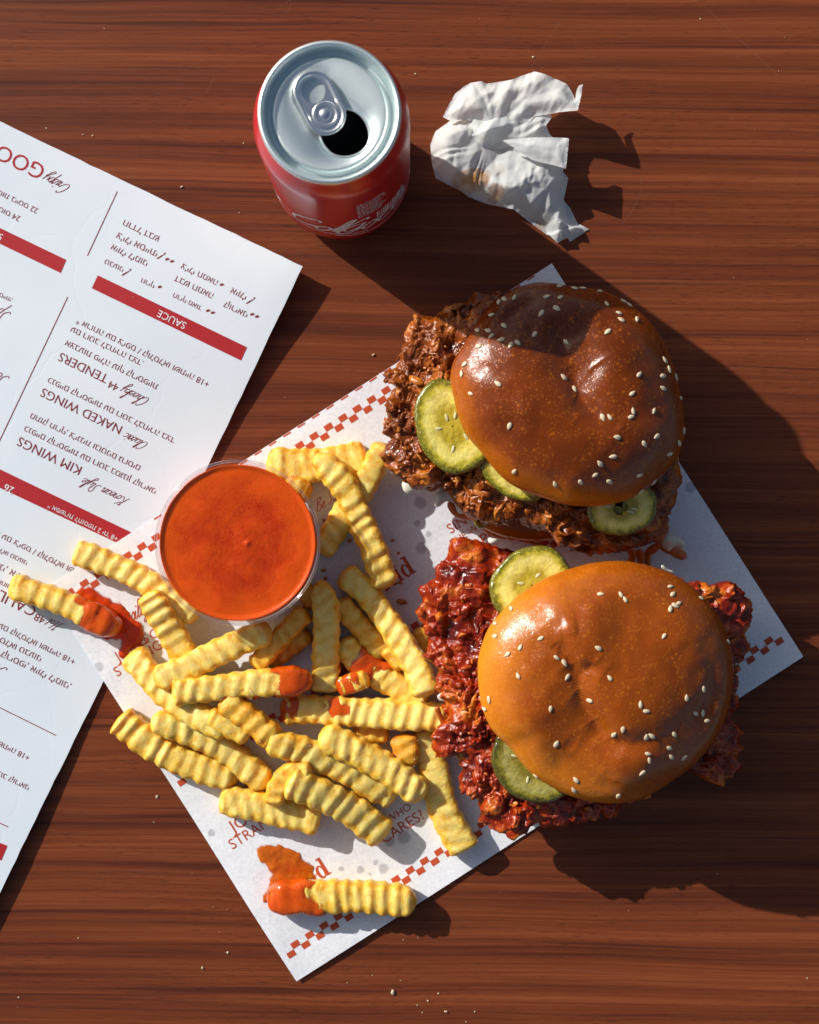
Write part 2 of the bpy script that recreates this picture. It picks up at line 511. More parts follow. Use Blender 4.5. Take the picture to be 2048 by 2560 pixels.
def make_napkin(stains):
    m = M('tissue_paper')
    n = m.noise(None, 0.2, 3.0); e = m.noise(None, 2.4, 2.0)
    c = m.mix(m.rng(n, 0.3, 0.7), (0.78, 0.82, 0.81), (0.86, 0.88, 0.87))
    wob = m.vm('MULTIPLY', m.vm('ADD', m.co, m.vm('MULTIPLY', m.vm('SUBTRACT', m.noise(None, 0.3, 3.0, col=True), (0.5, 0.5, 0.5)), (5, 5, 0))), (1, 1, 0))
    for (x, y, r, st, sx) in stains:
        p = m.vm('MULTIPLY', m.vm('SUBTRACT', wob, (x, y, 0)), (1 / sx, 1, 0))
        d = m.vm('LENGTH', p)
        c = m.mix(m.ma('MULTIPLY', m.rng(d, r, r * 0.2), st), c, (0.55, 0.26, 0.05))
        ring = m.ma('MULTIPLY', m.rng(d, r * 1.1, r * 0.85), m.rng(d, r * 0.45, r * 0.85))
        c = m.mix(m.ma('MULTIPLY', ring, st * 0.6), c, (0.42, 0.17, 0.02))
    m.set('Base Color', c); m.set('Roughness', 0.85); m.set('Specular IOR Level', 0.2)
    m.set('Normal', m.bump(m.ma('ADD', m.ma('MULTIPLY', n, 2.0), m.ma('MULTIPLY', e, 0.2)), 0.35, 0.6))
    tl = m.node('ShaderNodeBsdfTranslucent'); tl.inputs[0].default_value = (0.85, 0.86, 0.82, 1)
    mx = m.node('ShaderNodeMixShader'); mx.inputs[0].default_value = 0.42
    m.t.links.new(m.b.outputs[0], mx.inputs[1]); m.t.links.new(tl.outputs[0], mx.inputs[2]); m.t.links.new(mx.outputs[0], m.out.inputs[0])
    return m.m

def make_metal(name, col, rough, aniso=0.0):
    m = M(name)
    n = m.noise(None, 0.7, 3.0)
    m.set('Base Color', m.mix(n, tuple(c * 0.98 for c in col), col)); m.set('Metallic', 1.0)
    m.set('Roughness', m.rng(n, 0.2, 0.8, rough * 0.97, rough * 1.03))
    m.set('Normal', m.bump(m.noise(None, 0.10, 1.0), 0.03, 0.3))
    return m.m

def make_plastic():
    m = M('clear_plastic')
    gl = m.node('ShaderNodeBsdfGlossy'); gl.inputs['Roughness'].default_value = 0.06; gl.inputs[0].default_value = (1, 1, 1, 1)
    tr = m.node('ShaderNodeBsdfTransparent'); tr.inputs[0].default_value = (0.95, 0.95, 0.955, 1)
    lw = m.node('ShaderNodeLayerWeight'); lw.inputs[0].default_value = 0.22
    mx = m.node('ShaderNodeMixShader')
    m.lk(m.ma('ADD', m.ma('MULTIPLY', lw.outputs['Facing'], 0.75), 0.10), mx.inputs[0])
    m.t.links.new(tr.outputs[0], mx.inputs[1]); m.t.links.new(gl.outputs[0], mx.inputs[2]); m.t.links.new(mx.outputs[0], m.out.inputs[0])
    return m.m

WOOD = make_wood()
CARD = make_menu_card()
MENU_RED = make_flat('menu_red_ink', (0.43, 0.020, 0.026), 0.5)
MENU_WHITE = make_flat('menu_unprinted_white', (0.80, 0.82, 0.85), 0.5)
MENU_INK = make_flat('menu_dark_red_ink', (0.235, 0.022, 0.028), 0.55)
PAPER_RED = make_flat('paper_orange_red_ink', (0.56, 0.085, 0.030), 0.5)
FRY = make_fry()
SAUCE = make_sauce('hot_sauce', (0.44, 0.020, 0.0006), (0.64, 0.075, 0.0012))
SAUCE_CUP = make_sauce('hot_sauce_in_cup', (0.40, 0.015, 0.0005), (0.67, 0.080, 0.0014), radial=34.0)
SAUCE_COAT = make_sauce('hot_sauce_coating', (0.50, 0.034, 0.0012), (0.70, 0.120, 0.004), film=True)
SAUCE_WET = make_sauce('hot_sauce_wet_smear', (0.42, 0.018, 0.0006), (0.62, 0.070, 0.0012), film=True)
SAUCE_THIN = make_sauce('hot_sauce_smear', (0.38, 0.034, 0.001), (0.62, 0.170, 0.008), 0.12, film=True)
BUN_A = make_bun('glazed_bun_dark', (0.090, 0.0150, 0.0012), (0.215, 0.0390, 0.0013), (0.52, 0.135, 0.005), (0.58, 0.190, 0.014), 0.22)
BUN_B = make_bun('glazed_bun_golden', (0.145, 0.0270, 0.0017), (0.280, 0.0570, 0.0023), (0.54, 0.155, 0.007), (0.66, 0.250, 0.014), 0.20)
CRUST_A = make_crust('brown_fried_crust', (0.072, 0.0100, 0.0014), (0.270, 0.060, 0.0045), (0.62, 0.210, 0.022), 0.12)
CRUST_B = make_crust('red_sauced_crust', (0.085, 0.0036, 0.0006), (0.300, 0.0220, 0.0014), (0.66, 0.190, 0.013), 0.10)
PICKLE = make_pickle(0.0, 1.2); PICKLE_D = make_pickle(9.0, 0.62)
SEED = make_flat('sesame_hull', (0.72, 0.60, 0.40), 0.45, 0.45)
PSEED = make_flat('pickle_seed', (0.66, 0.64, 0.34), 0.3, 0.5)
CABBAGE = make_flat('creamy_cabbage', (0.74, 0.72, 0.58), 0.3, 0.5)
CABBAGE.node_tree.nodes['Principled BSDF'].inputs['Subsurface Weight'].default_value = 0.3
CABBAGE.node_tree.nodes['Principled BSDF'].inputs['Subsurface Scale'].default_value = 0.0015
CARROT = make_flat('carrot', (0.56, 0.135, 0.016), 0.35, 0.5)
ALU = make_metal('brushed_aluminium', (0.78, 0.87, 0.86), 0.48)
ALU_TAB = make_metal('polished_aluminium', (0.90, 0.91, 0.90), 0.26)
CAN_RED = M('red_lacquered_metal')
CAN_RED.set('Base Color', CAN_RED.mix(CAN_RED.noise(None, 0.05, 2.0), (0.52, 0.006, 0.009), (0.58, 0.008, 0.012)))
CAN_RED.set('Metallic', 0.2); CAN_RED.set('Roughness', 0.34); CAN_RED.set('Coat Weight', 0.35); CAN_RED.set('Coat Roughness', 0.12)
CAN_RED = CAN_RED.m
CAN_WHITE = make_flat('can_white_ink', (0.74, 0.72, 0.70), 0.35, 0.4)
CAN_IN = make_flat('can_inside_shade', (0.02, 0.02, 0.02), 0.6)  # near-black colour stands in for the shade inside the aluminium can
PLASTIC = make_plastic()
CRUMB = make_flat('bread_crumb', (0.72, 0.60, 0.40), 0.7)
SCRATCH = make_flat('scratched_laminate', (0.22, 0.10, 0.06), 0.5)

# ------------------------------------------------------------------ table top
def box(x0, x1, y0, y1, z0, z1):
    V = [(x, y, z) for z in (z0, z1) for y in (y0, y1) for x in (x0, x1)]
    return V, [(0, 2, 3, 1), (4, 5, 7, 6), (0, 1, 5, 4), (2, 6, 7, 3), (0, 4, 6, 2), (1, 3, 7, 5)]
V, F = box(-2600, 2600, -2400, 2400, -30, 0)
table = obj('table_top', V, F, WOOD, smooth=False)
tag(table, 'glossy dark walnut laminate table top with long grain', 'table', kind='structure')

# ------------------------------------------------------------------ printing: type and pen strokes as flat shapes
def text_mesh(body, shear=0.0, bold=0.0):
    cu = bpy.data.curves.new('type', 'FONT'); cu.body = body; cu.size = 1.0; cu.shear = shear; cu.offset = bold
    cu.resolution_u = 3; cu.fill_mode = 'NONE'
    o = bpy.data.objects.new('type', cu); COL.objects.link(o)
    bpy.context.view_layer.update()
    dg = bpy.context.evaluated_depsgraph_get()
    me = bpy.data.meshes.new_from_object(o.evaluated_get(dg))
    V = np.array([v.co[:2] for v in me.vertices]); E = [tuple(e.vertices) for e in me.edges]
    bpy.data.objects.remove(o); bpy.data.curves.remove(cu); bpy.data.meshes.remove(me)
    nb = {}
    for a, b in E: nb.setdefault(a, []).append(b); nb.setdefault(b, []).append(a)
    loops = []; seen = set()
    for s0_ in nb:
        if s0_ in seen: continue
        L = [s0_]; seen.add(s0_); cur = s0_
        while True:
            nx = [q for q in nb[cur] if q not in seen]
            if not nx: break
            cur = nx[0]; seen.add(cur); L.append(cur)
        if len(L) > 2: loops.append(V[L])
    EE = []; VV = []
    for L in loops:
        b = len(VV); VV += [Vector(p) for p in L]; EE += [(b + i, b + (i + 1) % len(L)) for i in range(len(L))]
    r = geometry.delaunay_2d_cdt(VV, EE, [], 0, 1e-5)
    P = np.array([[v.x, v.y] for v in r[0]]); F = np.array([f for f in r[2]]); c = P[F].mean(axis=1)
    def area(L): return 0.5 * np.sum(L[:, 0] * np.roll(L[:, 1], -1) - L[:, 1] * np.roll(L[:, 0], -1))
    wind = np.zeros(len(F), int)
    for L in loops:
        wind += np.where(inpoly(c[:, 0], c[:, 1], L), 1 if area(L) > 0 else -1, 0)
    return P, [tuple(f) for f in F[wind != 0]]

def rtl(s):
    out = []; run = ''
    for ch in reversed(s):
        if ch.isdigit(): run = ch + run
        else:
            if run: out.append(run); run = ''
            out.append(ch)
    if run: out.append(run)
    return ''.join(out)

PEN = {
 'a': (1.0, [[(.75, .85), (.4, 1), (.05, .5), (.35, 0), (.7, .4), (.8, .95), (.75, .15), (.95, .05), (1.1, .3)]]),
 'c': (.75, [[(.7, .8), (.45, 1), (.05, .5), (.35, 0), (.75, .25)]]),
 'e': (.75, [[(.1, .45), (.6, .65), (.5, .98), (.15, .7), (.15, .15), (.45, 0), (.8, .3)]]),
 'h': (.85, [[(.05, 0), (.2, 1.2), (.45, 2.1), (.25, 2), (.12, .8), (.1, 0)], [(.12, .6), (.45, 1), (.6, .7), (.58, .1), (.8, .1), (.9, .3)]]),
 'i': (.45, [[(.1, .6), (.2, 1), (.15, .15), (.35, .05), (.5, .3)], [(.25, 1.4), (.3, 1.55)]]),
 'k': (.8, [[(.05, 0), (.2, 1.2), (.45, 2.1), (.25, 2), (.12, .8), (.1, 0)], [(.12, .5), (.5, .95), (.55, .7), (.2, .5), (.55, .05), (.8, .25)]]),
 'l': (.45, [[(.05, .3), (.35, 1.3), (.4, 2.1), (.2, 2), (.12, .6), (.25, .02), (.5, .3)]]),
 'n': (.85, [[(.05, .7), (.15, 1), (.12, 0)], [(.12, .55), (.45, 1), (.6, .75), (.58, .1), (.75, .05), (.9, .3)]]),
 'o': (.8, [[(.4, 1), (.08, .5), (.4, 0), (.72, .5), (.42, 1), (.6, .8), (.9, .85)]]),
 'p': (.85, [[(.1, .8), (.2, 1), (.05, -1)], [(.12, .6), (.45, 1), (.75, .6), (.5, 0), (.15, .15)]]),
 'r': (.65, [[(.05, .6), (.15, 1.05), (.35, .9), (.55, .9), (.45, .2), (.6, .02), (.75, .3)]]),
 's': (.6, [[(.0, .2), (.4, 1.1), (.6, .4), (.35, 0), (.1, .15)]]),
 't': (.5, [[(.3, 1.7), (.15, .3), (.3, .02), (.55, .3)], [(0, 1.1), (.5, 1.15)]]),
 'u': (.9, [[(.1, .9), (.1, .2), (.35, 0), (.65, .4), (.7, 1), (.68, .15), (.9, .2)]]),
 'y': (.85, [[(.1, .9), (.12, .25), (.4, .05), (.65, .5), (.7, 1), (.6, -.5), (.3, -1), (.1, -.7), (.6, -.1), (.9, .25)]]),
 'd': (.9, [[(.65, .85), (.35, 1), (.05, .5), (.3, 0), (.65, .4), (.8, 2.0), (.7, .15), (.9, .2)]]),
 'C': (1.15, [[(1.0, 1.75), (.8, 2.1), (.3, 1.6), (.1, .7), (.4, 0), (.9, .2), (1.15, .6)]]),
 'K': (1.3, [[(.2, 1.7), (.5, 2.05), (.3, 1), (.1, 0), (-.2, .1)], [(1.2, 2.05), (.7, 1.3), (.3, 1.05), (.7, .5), (1, 0), (1.3, .2)]]),
 'S': (1.0, [[(1.0, 1.7), (.8, 2.1), (.4, 1.7), (.6, 1.1), (.7, .5), (.3, 0), (0, .3)]]),
 'H': (1.25, [[(.1, 1.7), (.4, 2.05), (.1, 0), (-.2, .1)], [(1.1, 2.05), (.8, 0), (1.1, .1)], [(0, 1), (1.1, 1.1)]]),
 'B': (1.1, [[(.3, 2), (.1, 0)], [(.1, 1.9), (.7, 2.1), (.9, 1.6), (.4, 1.1), (.95, .7), (.7, 0), (.1, .05)]]),
 '-': (.6, [[(.05, .6), (.5, .65)]]), ' ': (.6, []),
}
def ribbon(P, w, pen=None):
    P = np.asarray(P, float); T = np.gradient(P, axis=0); T /= np.linalg.norm(T, axis=1)[:, None] + 1e-9
    Nn = np.stack([-T[:, 1], T[:, 0]], 1)
    ww = np.full(len(P), w) if pen is None else w * (0.34 + 0.66 * np.abs(T[:, 1] * math.cos(pen) + T[:, 0] * math.sin(pen)))
    V = np.vstack([P + Nn * ww[:, None] / 2, P - Nn * ww[:, None] / 2]); n = len(P)
    return V, [(i, n + i, n + i + 1, i + 1) for i in range(n - 1)]

def pen_mesh(body, w=0.20, slant=0.55):
    mb = MB(); x = 0.0
    for ch in body:
        adv, st = PEN[ch]
        for q in st:
            P = catmull(q, 7); P = P + np.array([x, 0]); P[:, 0] += slant * P[:, 1]
            V, F = ribbon(P, w, 0.35); mb.add(V, F)
        x += adv
    return mb.verts(), mb.F

def place2d(V, c, ang, length=None, height=None):
    """fit a flat shape to a centre, direction, length (mm) and optionally height (mm)"""
    V = np.array(V, float); lo = V.min(0); hi = V.max(0)
    sx = length / max(hi[0] - lo[0], 1e-6); sy = sx if height is None else height / (hi[1] - lo[1])
    V = (V - (lo + hi) / 2) * np.array([sx, sy])
    ca, sa = math.cos(ang), math.sin(ang)
    return np.stack([c[0] + V[:, 0] * ca - V[:, 1] * sa, c[1] + V[:, 0] * sa + V[:, 1] * ca], 1)

def on_sheet(V2, zf, off):
    return np.column_stack([V2, zf(V2[:, 0], V2[:, 1]) + off])

# ------------------------------------------------------------------ menu card
MC = np.array(W(757, 666, 8)); MANG = math.radians(154.1)
ME1 = np.array([math.cos(MANG), math.sin(MANG)]); ME2 = np.array([-ME1[1], ME1[0]])   # along the lines of type, up the type
MENU_L, MENU_H = 230.0, 370.0
MPOLY = [MC, MC + ME1 * MENU_L, MC + ME1 * MENU_L + ME2 * MENU_H, MC + ME2 * MENU_H]

def menu_z(x, y):
    x = np.asarray(x, float); y = np.asarray(y, float)
    u = (x - MC[0]) * ME1[0] + (y - MC[1]) * ME1[1]; v = (x - MC[0]) * ME2[0] + (y - MC[1]) * ME2[1]
    z = 1.3 + 6.6 * np.exp(-(np.hypot(u, v) / 58.0) ** 1.5) + 2.6 * sstep(190, 320, v) + 0.8 * np.sin(u * 0.021 + 1.0) * sstep(10, 80, u)
    return z

nu, nv = 47, 74
us = np.linspace(0, MENU_L, nu); vs = np.linspace(0, MENU_H, nv)
uu, vv = np.meshgrid(us, vs)
rr = 2.2     # worn corner
P2 = MC + uu.ravel()[:, None] * ME1 + vv.ravel()[:, None] * ME2
P2 += (0.18 * np.column_stack([vnoise(np.column_stack([P2 / 4, np.zeros(len(P2))]), 3), vnoise(np.column_stack([P2 / 4, np.ones(len(P2))]), 4)]))
menu_c = P2.mean(0)
zt = menu_z(P2[:, 0], P2[:, 1])
menu = thing('menu_card', (menu_c[0], menu_c[1], 0), 'white printed menu card with red bars and dark red lettering, lying upside down', 'menu')
F1 = [f[::-1] for f in gridfaces(nu, nv)]
n = len(P2); top = np.column_stack([P2, zt]); bot = np.column_stack([P2, zt - 0.45])
F1 = gridfaces(nu, nv); F2 = [tuple(i + n for i in f[::-1]) for f in F1]
ring = [i for i in range(nu)] + [j * nu + nu - 1 for j in range(1, nv)] + [(nv - 1) * nu + i for i in range(nu - 2, -1, -1)] + [j * nu for j in range(nv - 2, 0, -1)]
F3 = [(ring[i], ring[i] + n, ring[(i + 1) % len(ring)] + n, ring[(i + 1) % len(ring)]) for i in range(len(ring))]
obj('card', np.vstack([top, bot]), F1 + F2 + F3, CARD, menu, smooth=False)

def menu_part(name, V2, F, mat, off=0.10):
    V2 = np.asarray(V2)
    ok = np.array([True] * len(V2))
    obj(name, on_sheet(V2, menu_z, off), F, mat, menu, smooth=False)

def bar_mesh(quad, nx=30, ny=5):
    q = np.array(quad, float); V = []
    for j in range(ny):
        for i in range(nx):
            a = i / (nx - 1); b = j / (ny - 1)
            V.append((q[0] * (1 - a) + q[1] * a) * (1 - b) + (q[3] * (1 - a) + q[2] * a) * b)
    return np.array(V), gridfaces(nx, ny)

def menu_pt(zf, p):
    x, y = W(*zf(p), 3.0)
    for _ in range(3):
        x, y = W(*zf(p), float(menu_z(np.array([x]), np.array([y]))[0]))
    return np.array([x, y])

for q in ([(528, 880), (1332, 1268), (1300, 1340), (495, 950)], [(-160, 548), (358, 797), (328, 868), (-190, 619)], [(-260, 1800), (880, 2348), (840, 2420), (-300, 1884)]):
    V, F = bar_mesh([menu_pt(Z1, p) for p in q]); menu_part('printed_bar', V, F, MENU_RED)
V, F = bar_mesh([menu_pt(ZF, p) for p in [(-60, 1750), (16, 1781), (3, 1812), (-73, 1781)]]); menu_part('printed_bar', V, F, MENU_RED)

def menu_lines(zf, rows, name, mat, off=0.10):
    mb = MB()
    for kind, body, a, b in rows:
        pa, pb = menu_pt(zf, a), menu_pt(zf, b)
        if kind == 'line':
            V, F = bar_mesh([pa + 0.0, pb, pb + 0.42 * np.array([(pb - pa)[1], -(pb - pa)[0]]) / np.linalg.norm(pb - pa), pa + 0.42 * np.array([(pb - pa)[1], -(pb - pa)[0]]) / np.linalg.norm(pb - pa)], 40, 2)
        else:
            if kind == 'pen': V, F = pen_mesh(body, 0.125)
            elif kind == 'heb': V, F = text_mesh(rtl(body), bold=0.006)
            else: V, F = text_mesh(body, bold=0.032 if kind == 'bold' else 0.010)
            V = place2d(V, (pa + pb) / 2, MANG, np.linalg.norm(pb - pa))
        menu_part('printed_rule' if kind == 'line' else name, V, F, mat, off)

def chili(zf, spots):
    rows = []
    mb = MB()
    for p in spots:
        c = menu_pt(zf, p)
        P = np.array([(-1.3, -0.5), (-0.6, -0.55), (0.1, -0.2), (0.6, 0.4), (0.7, 0.9)]) * 0.78
        P = catmull(P, 5); w = np.interp(np.linspace(0, 1, len(P)), [0, .4, .8, 1], [0.1, 1.15, 0.9, 0.2])
        T = np.gradient(P, axis=0); T /= np.linalg.norm(T, axis=1)[:, None]; Nn = np.stack([-T[:, 1], T[:, 0]], 1)
        Q = np.vstack([P + Nn * w[:, None] / 2, P - Nn * w[:, None] / 2]); k = len(P)
        ca, sa = ME1
        mb.add(np.stack([c[0] + Q[:, 0] * ca - Q[:, 1] * sa, c[1] + Q[:, 0] * sa + Q[:, 1] * ca], 1), [(i, k + i, k + i + 1, i + 1) for i in range(k - 1)])
    return mb

menu_lines(Z1, [('lat', 'SAUCE', (1000, 1155), (852, 1083)), ('lat', '5', (12, 678), (-4, 668))], 'white_lettering', MENU_WHITE, 0.20)
menu_lines(Z2, [('lat', '26', (72, 276), (24, 253)), ('heb', "* אפשרות לתוספת 2 יח' 8+", (635, 533), (258, 358))], 'white_lettering', MENU_WHITE, 0.20)
menu_lines(Z1, [
    ('heb', 'חרדל דבש', (855, 690), (665, 598)), ('heb', "צ'ילי אסייתי", (845, 770), (630, 666)), ('heb', 'איולי לימוני', (792, 822), (600, 728)),
    ('heb', 'טבעוני', (665, 851), (567, 803)), ('heb', 'חריף', (835, 934), (765, 900)), ('heb', 'חריף מאוד', (1090, 1055), (937, 981)),
    ('heb', "צ'ילי חמאה", (1170, 925), (978, 832)), ('heb', 'דבש חמאה', (1147, 993), (945, 895)), ('heb', 'איולי', (1325, 1002), (1245, 963)),
    ('heb', 'קוריאני', (1336, 1089), (1212, 1029)),
    ('pen', 'l', (693, 878), (672, 850)), ('pen', 'l', (1362, 1030), (1342, 1003)), ('pen', 'l', (880, 788), (860, 762)),
    ('heb', "* ארוחה עם צ'יפס / קולסלאו ושתייה 18+", (1126, 1468), (415, 1121)), ('heb', 'עם רוטב לבחירה בצד.', (768, 1360), (382, 1172)),
    ('heb', 'אצבעות פילה עוף קריספיות', (850, 1482), (356, 1240)), ('heb', 'כנפיים קריספיות עם רוטב לבחירה בצד', (942, 1772), (262, 1440)),
    ('heb', "מתוק חריף, צ'יננית ובוטנים גרוסים", (755, 1918), (168, 1632)), ('heb', 'כנפיים קריספיות עם רוטב בסגנון קוריאני', (842, 2042), (136, 1698)),
    ('heb', 'בטטות בייטס 22', (202, 536), (-60, 408)), ('heb', 'סטטוס 24', (106, 578), (-60, 497)), ('heb', 'ויסקי אסייתי,', (68, 1012), (-90, 935)),
    ('line', '', (635, 430), (474, 776)), ('line', '', (368, 998), (-10, 1795)),
], 'small_lettering', MENU_INK)
menu_lines(Z1, [('bold', 'GOOD', (232, 330), (-100, 170))], 'heading_lettering', MENU_RED)
menu_lines(Z1, [('lat', 'TENDERS', (578, 1442), (320, 1316)), ('lat', '44', (636, 1490), (586, 1466)),
    ('lat', 'NAKED WINGS', (652, 1716), (224, 1508)), ('lat', 'KIM WINGS', (434, 1936), (98, 1772))], 'heading_lettering', MENU_INK)
menu_lines(Z1, [('pen', 'Crispy', (372, 408), (234, 348)), ('pen', 'Cheeky', (796, 1560), (652, 1490)), ('pen', 'Classic', (786, 1806), (660, 1752)),
    ('pen', 'Korean Style', (698, 2096), (440, 1990)), ('pen', 'Spicy', (52, 1100), (-90, 1032)), ('pen', 'Sassy', (44, 1445), (-100, 1375))], 'script_lettering', MENU_INK)
menu_lines(Z2, [
    ('heb', "ארוחה עם צ'יפס / קולסלאו ושתייה", (470, 738), (-110, 455)), ('heb', 'קולסלאו טבעוני', (146, 662), (-70, 557)), ('heb', 'קוריאני, איולי', (140, 748), (-110, 626)),
    ('heb', 'קריספי צמחוני', (60, 790), (-140, 692)), ('heb', 'ארוחה עם קולסלאו ושתייה 18+', (404, 1196), (-130, 935)), ('heb', 'קולסלאו טבעוני', (222, 1180), (-60, 1042)),
    ('heb', 'איולי קריספי, איולי לימוני,', (380, 1330), (-90, 1100)), ('heb', 'ושתייה 18+', (157, 1716), (-20, 1630)), ('heb', 'ברוטב קוריאני', (158, 1872), (-60, 1765)),
    ('line', '', (-40, 1420), (303, 1590)), ('line', '', (-60, 2035), (45, 2083)),
], 'small_lettering', MENU_INK)
menu_lines(Z2, [('lat', 'CAULIFLOWER', (188, 928), (-330, 675)), ('lat', '48', (240, 975), (188, 950))], 'heading_lettering', MENU_INK)
menu_lines(Z2, [('pen', 'Hot', (332, 1016), (244, 978)), ('pen', 'So', (24, 1268), (-60, 1230))], 'script_lettering', MENU_INK)
for _p in [(902, 795), (928, 806), (862, 944), (1122, 1072), (1148, 1083), (1196, 932), (1360, 1092), (1386, 1104)]:
    _mb = chili(Z1, [_p]); menu_part('chili_symbol', _mb.verts(), _mb.F, MENU_INK)

# ------------------------------------------------------------------ greaseproof tray paper
PB = np.array(W(742, 2451)); PR = np.array(W(2007, 1641)); PL = np.array(W(107, 1494, 1.5))
PU = (PR - PB) / np.linalg.norm(PR - PB); PLEN = np.linalg.norm(PR - PB)
PV = np.array([-PU[1], PU[0]]); PHT = 216.5
PANG = math.atan2(PU[1], PU[0])

def paper_z(x, y):
    x = np.asarray(x, float); y = np.asarray(y, float)
    u = (x - PB[0]) * PU[0] + (y - PB[1]) * PU[1]; v = (x - PB[0]) * PV[0] + (y - PB[1]) * PV[1]
    e = np.minimum(np.minimum(u, PLEN - u), np.minimum(v, PHT - v))
    base = 0.45 + 1.3 * sstep(26, 0, e) * (0.55 + 0.45 * np.sin(u * 0.035 + v * 0.05)) + 0.35 * (1 + np.sin(u * 0.05 + 1) * np.sin(v * 0.045))
    # over the menu card the paper lies on the card and slides off its edge
    mu = (x - MC[0]) * ME1[0] + (y - MC[1]) * ME1[1]
    over = sstep(-16, -1, mu)
    return np.maximum(base, (menu_z(x, y) + 0.55) * over)

nu, nv = 120, 94
uu, vv = np.meshgrid(np.linspace(0, PLEN, nu), np.linspace(0, PHT, nv))
P2 = PB + uu.ravel()[:, None] * PU + vv.ravel()[:, None] * PV
pc = P2.mean(0)
spots = []
for zf, x, y, r in [(Z8, 990, 675, 28), (Z8, 1130, 670, 36), (Z8, 1085, 630, 18), (Z8, 870, 670, 20), (Z8, 1255, 475, 46), (Z8, 1170, 505, 36), (Z8, 845, 935, 34), (Z8, 70, 450, 26),
                    (Z8, 1050, 702, 12), (ZC, 1420, 610, 60), (ZC, 1390, 785, 34), (ZC, 1490, 880, 28), (ZC, 1430, 1000, 58), (ZR, 1295, 1185, 16), (Z5, 1615, 1160, 32), (Z0, 1070, 1580, 60)]:
    w = W(*zf((x, y)), 0.8); scl = {id(Z8): 2.4643, id(ZC): 3.45, id(ZR): 3.1478, id(Z5): 2.0058, id(Z0): 4.3125}[id(zf)]
    spots.append((w[0] - pc[0], w[1] - pc[1], r / scl / PXMM))
TPAPER = make_tray_paper(spots)
tray = thing('tray_paper', (pc[0], pc[1], 0), 'white greaseproof paper sheet with orange-red checker strips under the burgers and fries', 'paper')
obj('sheet', np.column_stack([P2, paper_z(P2[:, 0], P2[:, 1])]), gridfaces(nu, nv), TPAPER, tray)

def paper_part(name, V2, F, mat=None, off=0.09):
    obj(name, on_sheet(np.asarray(V2), paper_z, off), F, mat or PAPER_RED, tray, smooth=False)

def paper_uv(u, v):
    return PB + np.asarray(u)[..., None] * PU + np.asarray(v)[..., None] * PV

# checker strips: two offset rows
CW, CH = 3.95, 2.85
for v0 in (10.6, 105.0, 204.2):
    mb = MB(); k = 0; u = 3.0
    while u + CW < PLEN - 3:
        for row in (0, 1):
            if (k + row) % 2 == 0:
                q = [paper_uv(u, v0 + row * CH), paper_uv(u + CW, v0 + row * CH), paper_uv(u + CW, v0 + (row + 1) * CH), paper_uv(u, v0 + (row + 1) * CH)]
                mb.add(q, [(0, 1, 2, 3)])
        u += CW; k += 1
    paper_part('checker_strip', mb.verts(), mb.F)
mb = MB(); u = 60.0
while u < PLEN - 6:
    mb.add([paper_uv(u, PHT - 0.9), paper_uv(u + CW, PHT - 0.9), paper_uv(u + CW, PHT - 0.15), paper_uv(u, PHT - 0.15)], [(0, 1, 2, 3)]); u += CW * 2
paper_part('checker_strip', mb.verts(), mb.F)

def paper_lines(rows, name):
    mb = MB()
    for kind, body, zf, a, b in rows:
        pa, pb = np.array(W(*zf(a), 0.8)), np.array(W(*zf(b), 0.8))
        V, F = pen_mesh(body, 0.15) if kind == 'pen' else text_mesh(body, bold=0.014)
        paper_part(name, place2d(V, (pa + pb) / 2, PANG, np.linalg.norm(pb - pa)), F)
import bpy as _b
def logo(c, h):
    """the slab-serif word 'kid'"""
    mb = MB()
    def rect(x0, x1, y0, y1, sl=0.0): mb.add([(x0 + sl * y0, y0), (x1 + sl * y0, y0), (x1 + sl * y1, y1), (x0 + sl * y1, y1)], [(0, 1, 2, 3)])
    rect(0, .24, .06, 1.4); rect(-.12, .24, 1.34, 1.46); rect(-.12, .36, 0, .1)                       # k
    mb.add([(.24, .42), (.62, .95), (.78, .95), (.40, .42)], [(0, 1, 2, 3)]); mb.add([(.36, .56), (.52, .68), (.92, .02), (.66, .02)], [(0, 1, 2, 3)]); rect(.5, .9, .9, 1.0); rect(.58, 1.0, 0, .1)
    rect(1.2, 1.44, .05, .92); rect(1.08, 1.44, .88, 1.0); rect(1.08, 1.56, 0, .1)                     # i
    th = np.linspace(0, 2 * np.pi, 20, endpoint=False); mb.add(np.stack([1.32 + .15 * np.cos(th), 1.25 + .15 * np.sin(th)], 1), [tuple(range(20))])
    o = np.stack([1.98 + .34 * np.cos(th), .48 + .52 * np.sin(th)], 1); i = np.stack([2.02 + .15 * np.cos(th), .48 + .40 * np.sin(th)], 1)
    mb.add(np.vstack([o, i]), [(k, (k + 1) % 20, 20 + (k + 1) % 20, 20 + k) for k in range(20)])        # d
    rect(2.22, 2.46, .04, 1.42); rect(2.08, 2.46, 1.36, 1.48); rect(2.22, 2.62, 0, .1)
    V = mb.verts(); V = V - V.mean(0)
    s = h / 1.5; ca, sa = PU
    V = V * s
    return np.stack([c[0] + V[:, 0] * ca - V[:, 1] * sa, c[1] + V[:, 0] * sa + V[:, 1] * ca], 1), mb.F

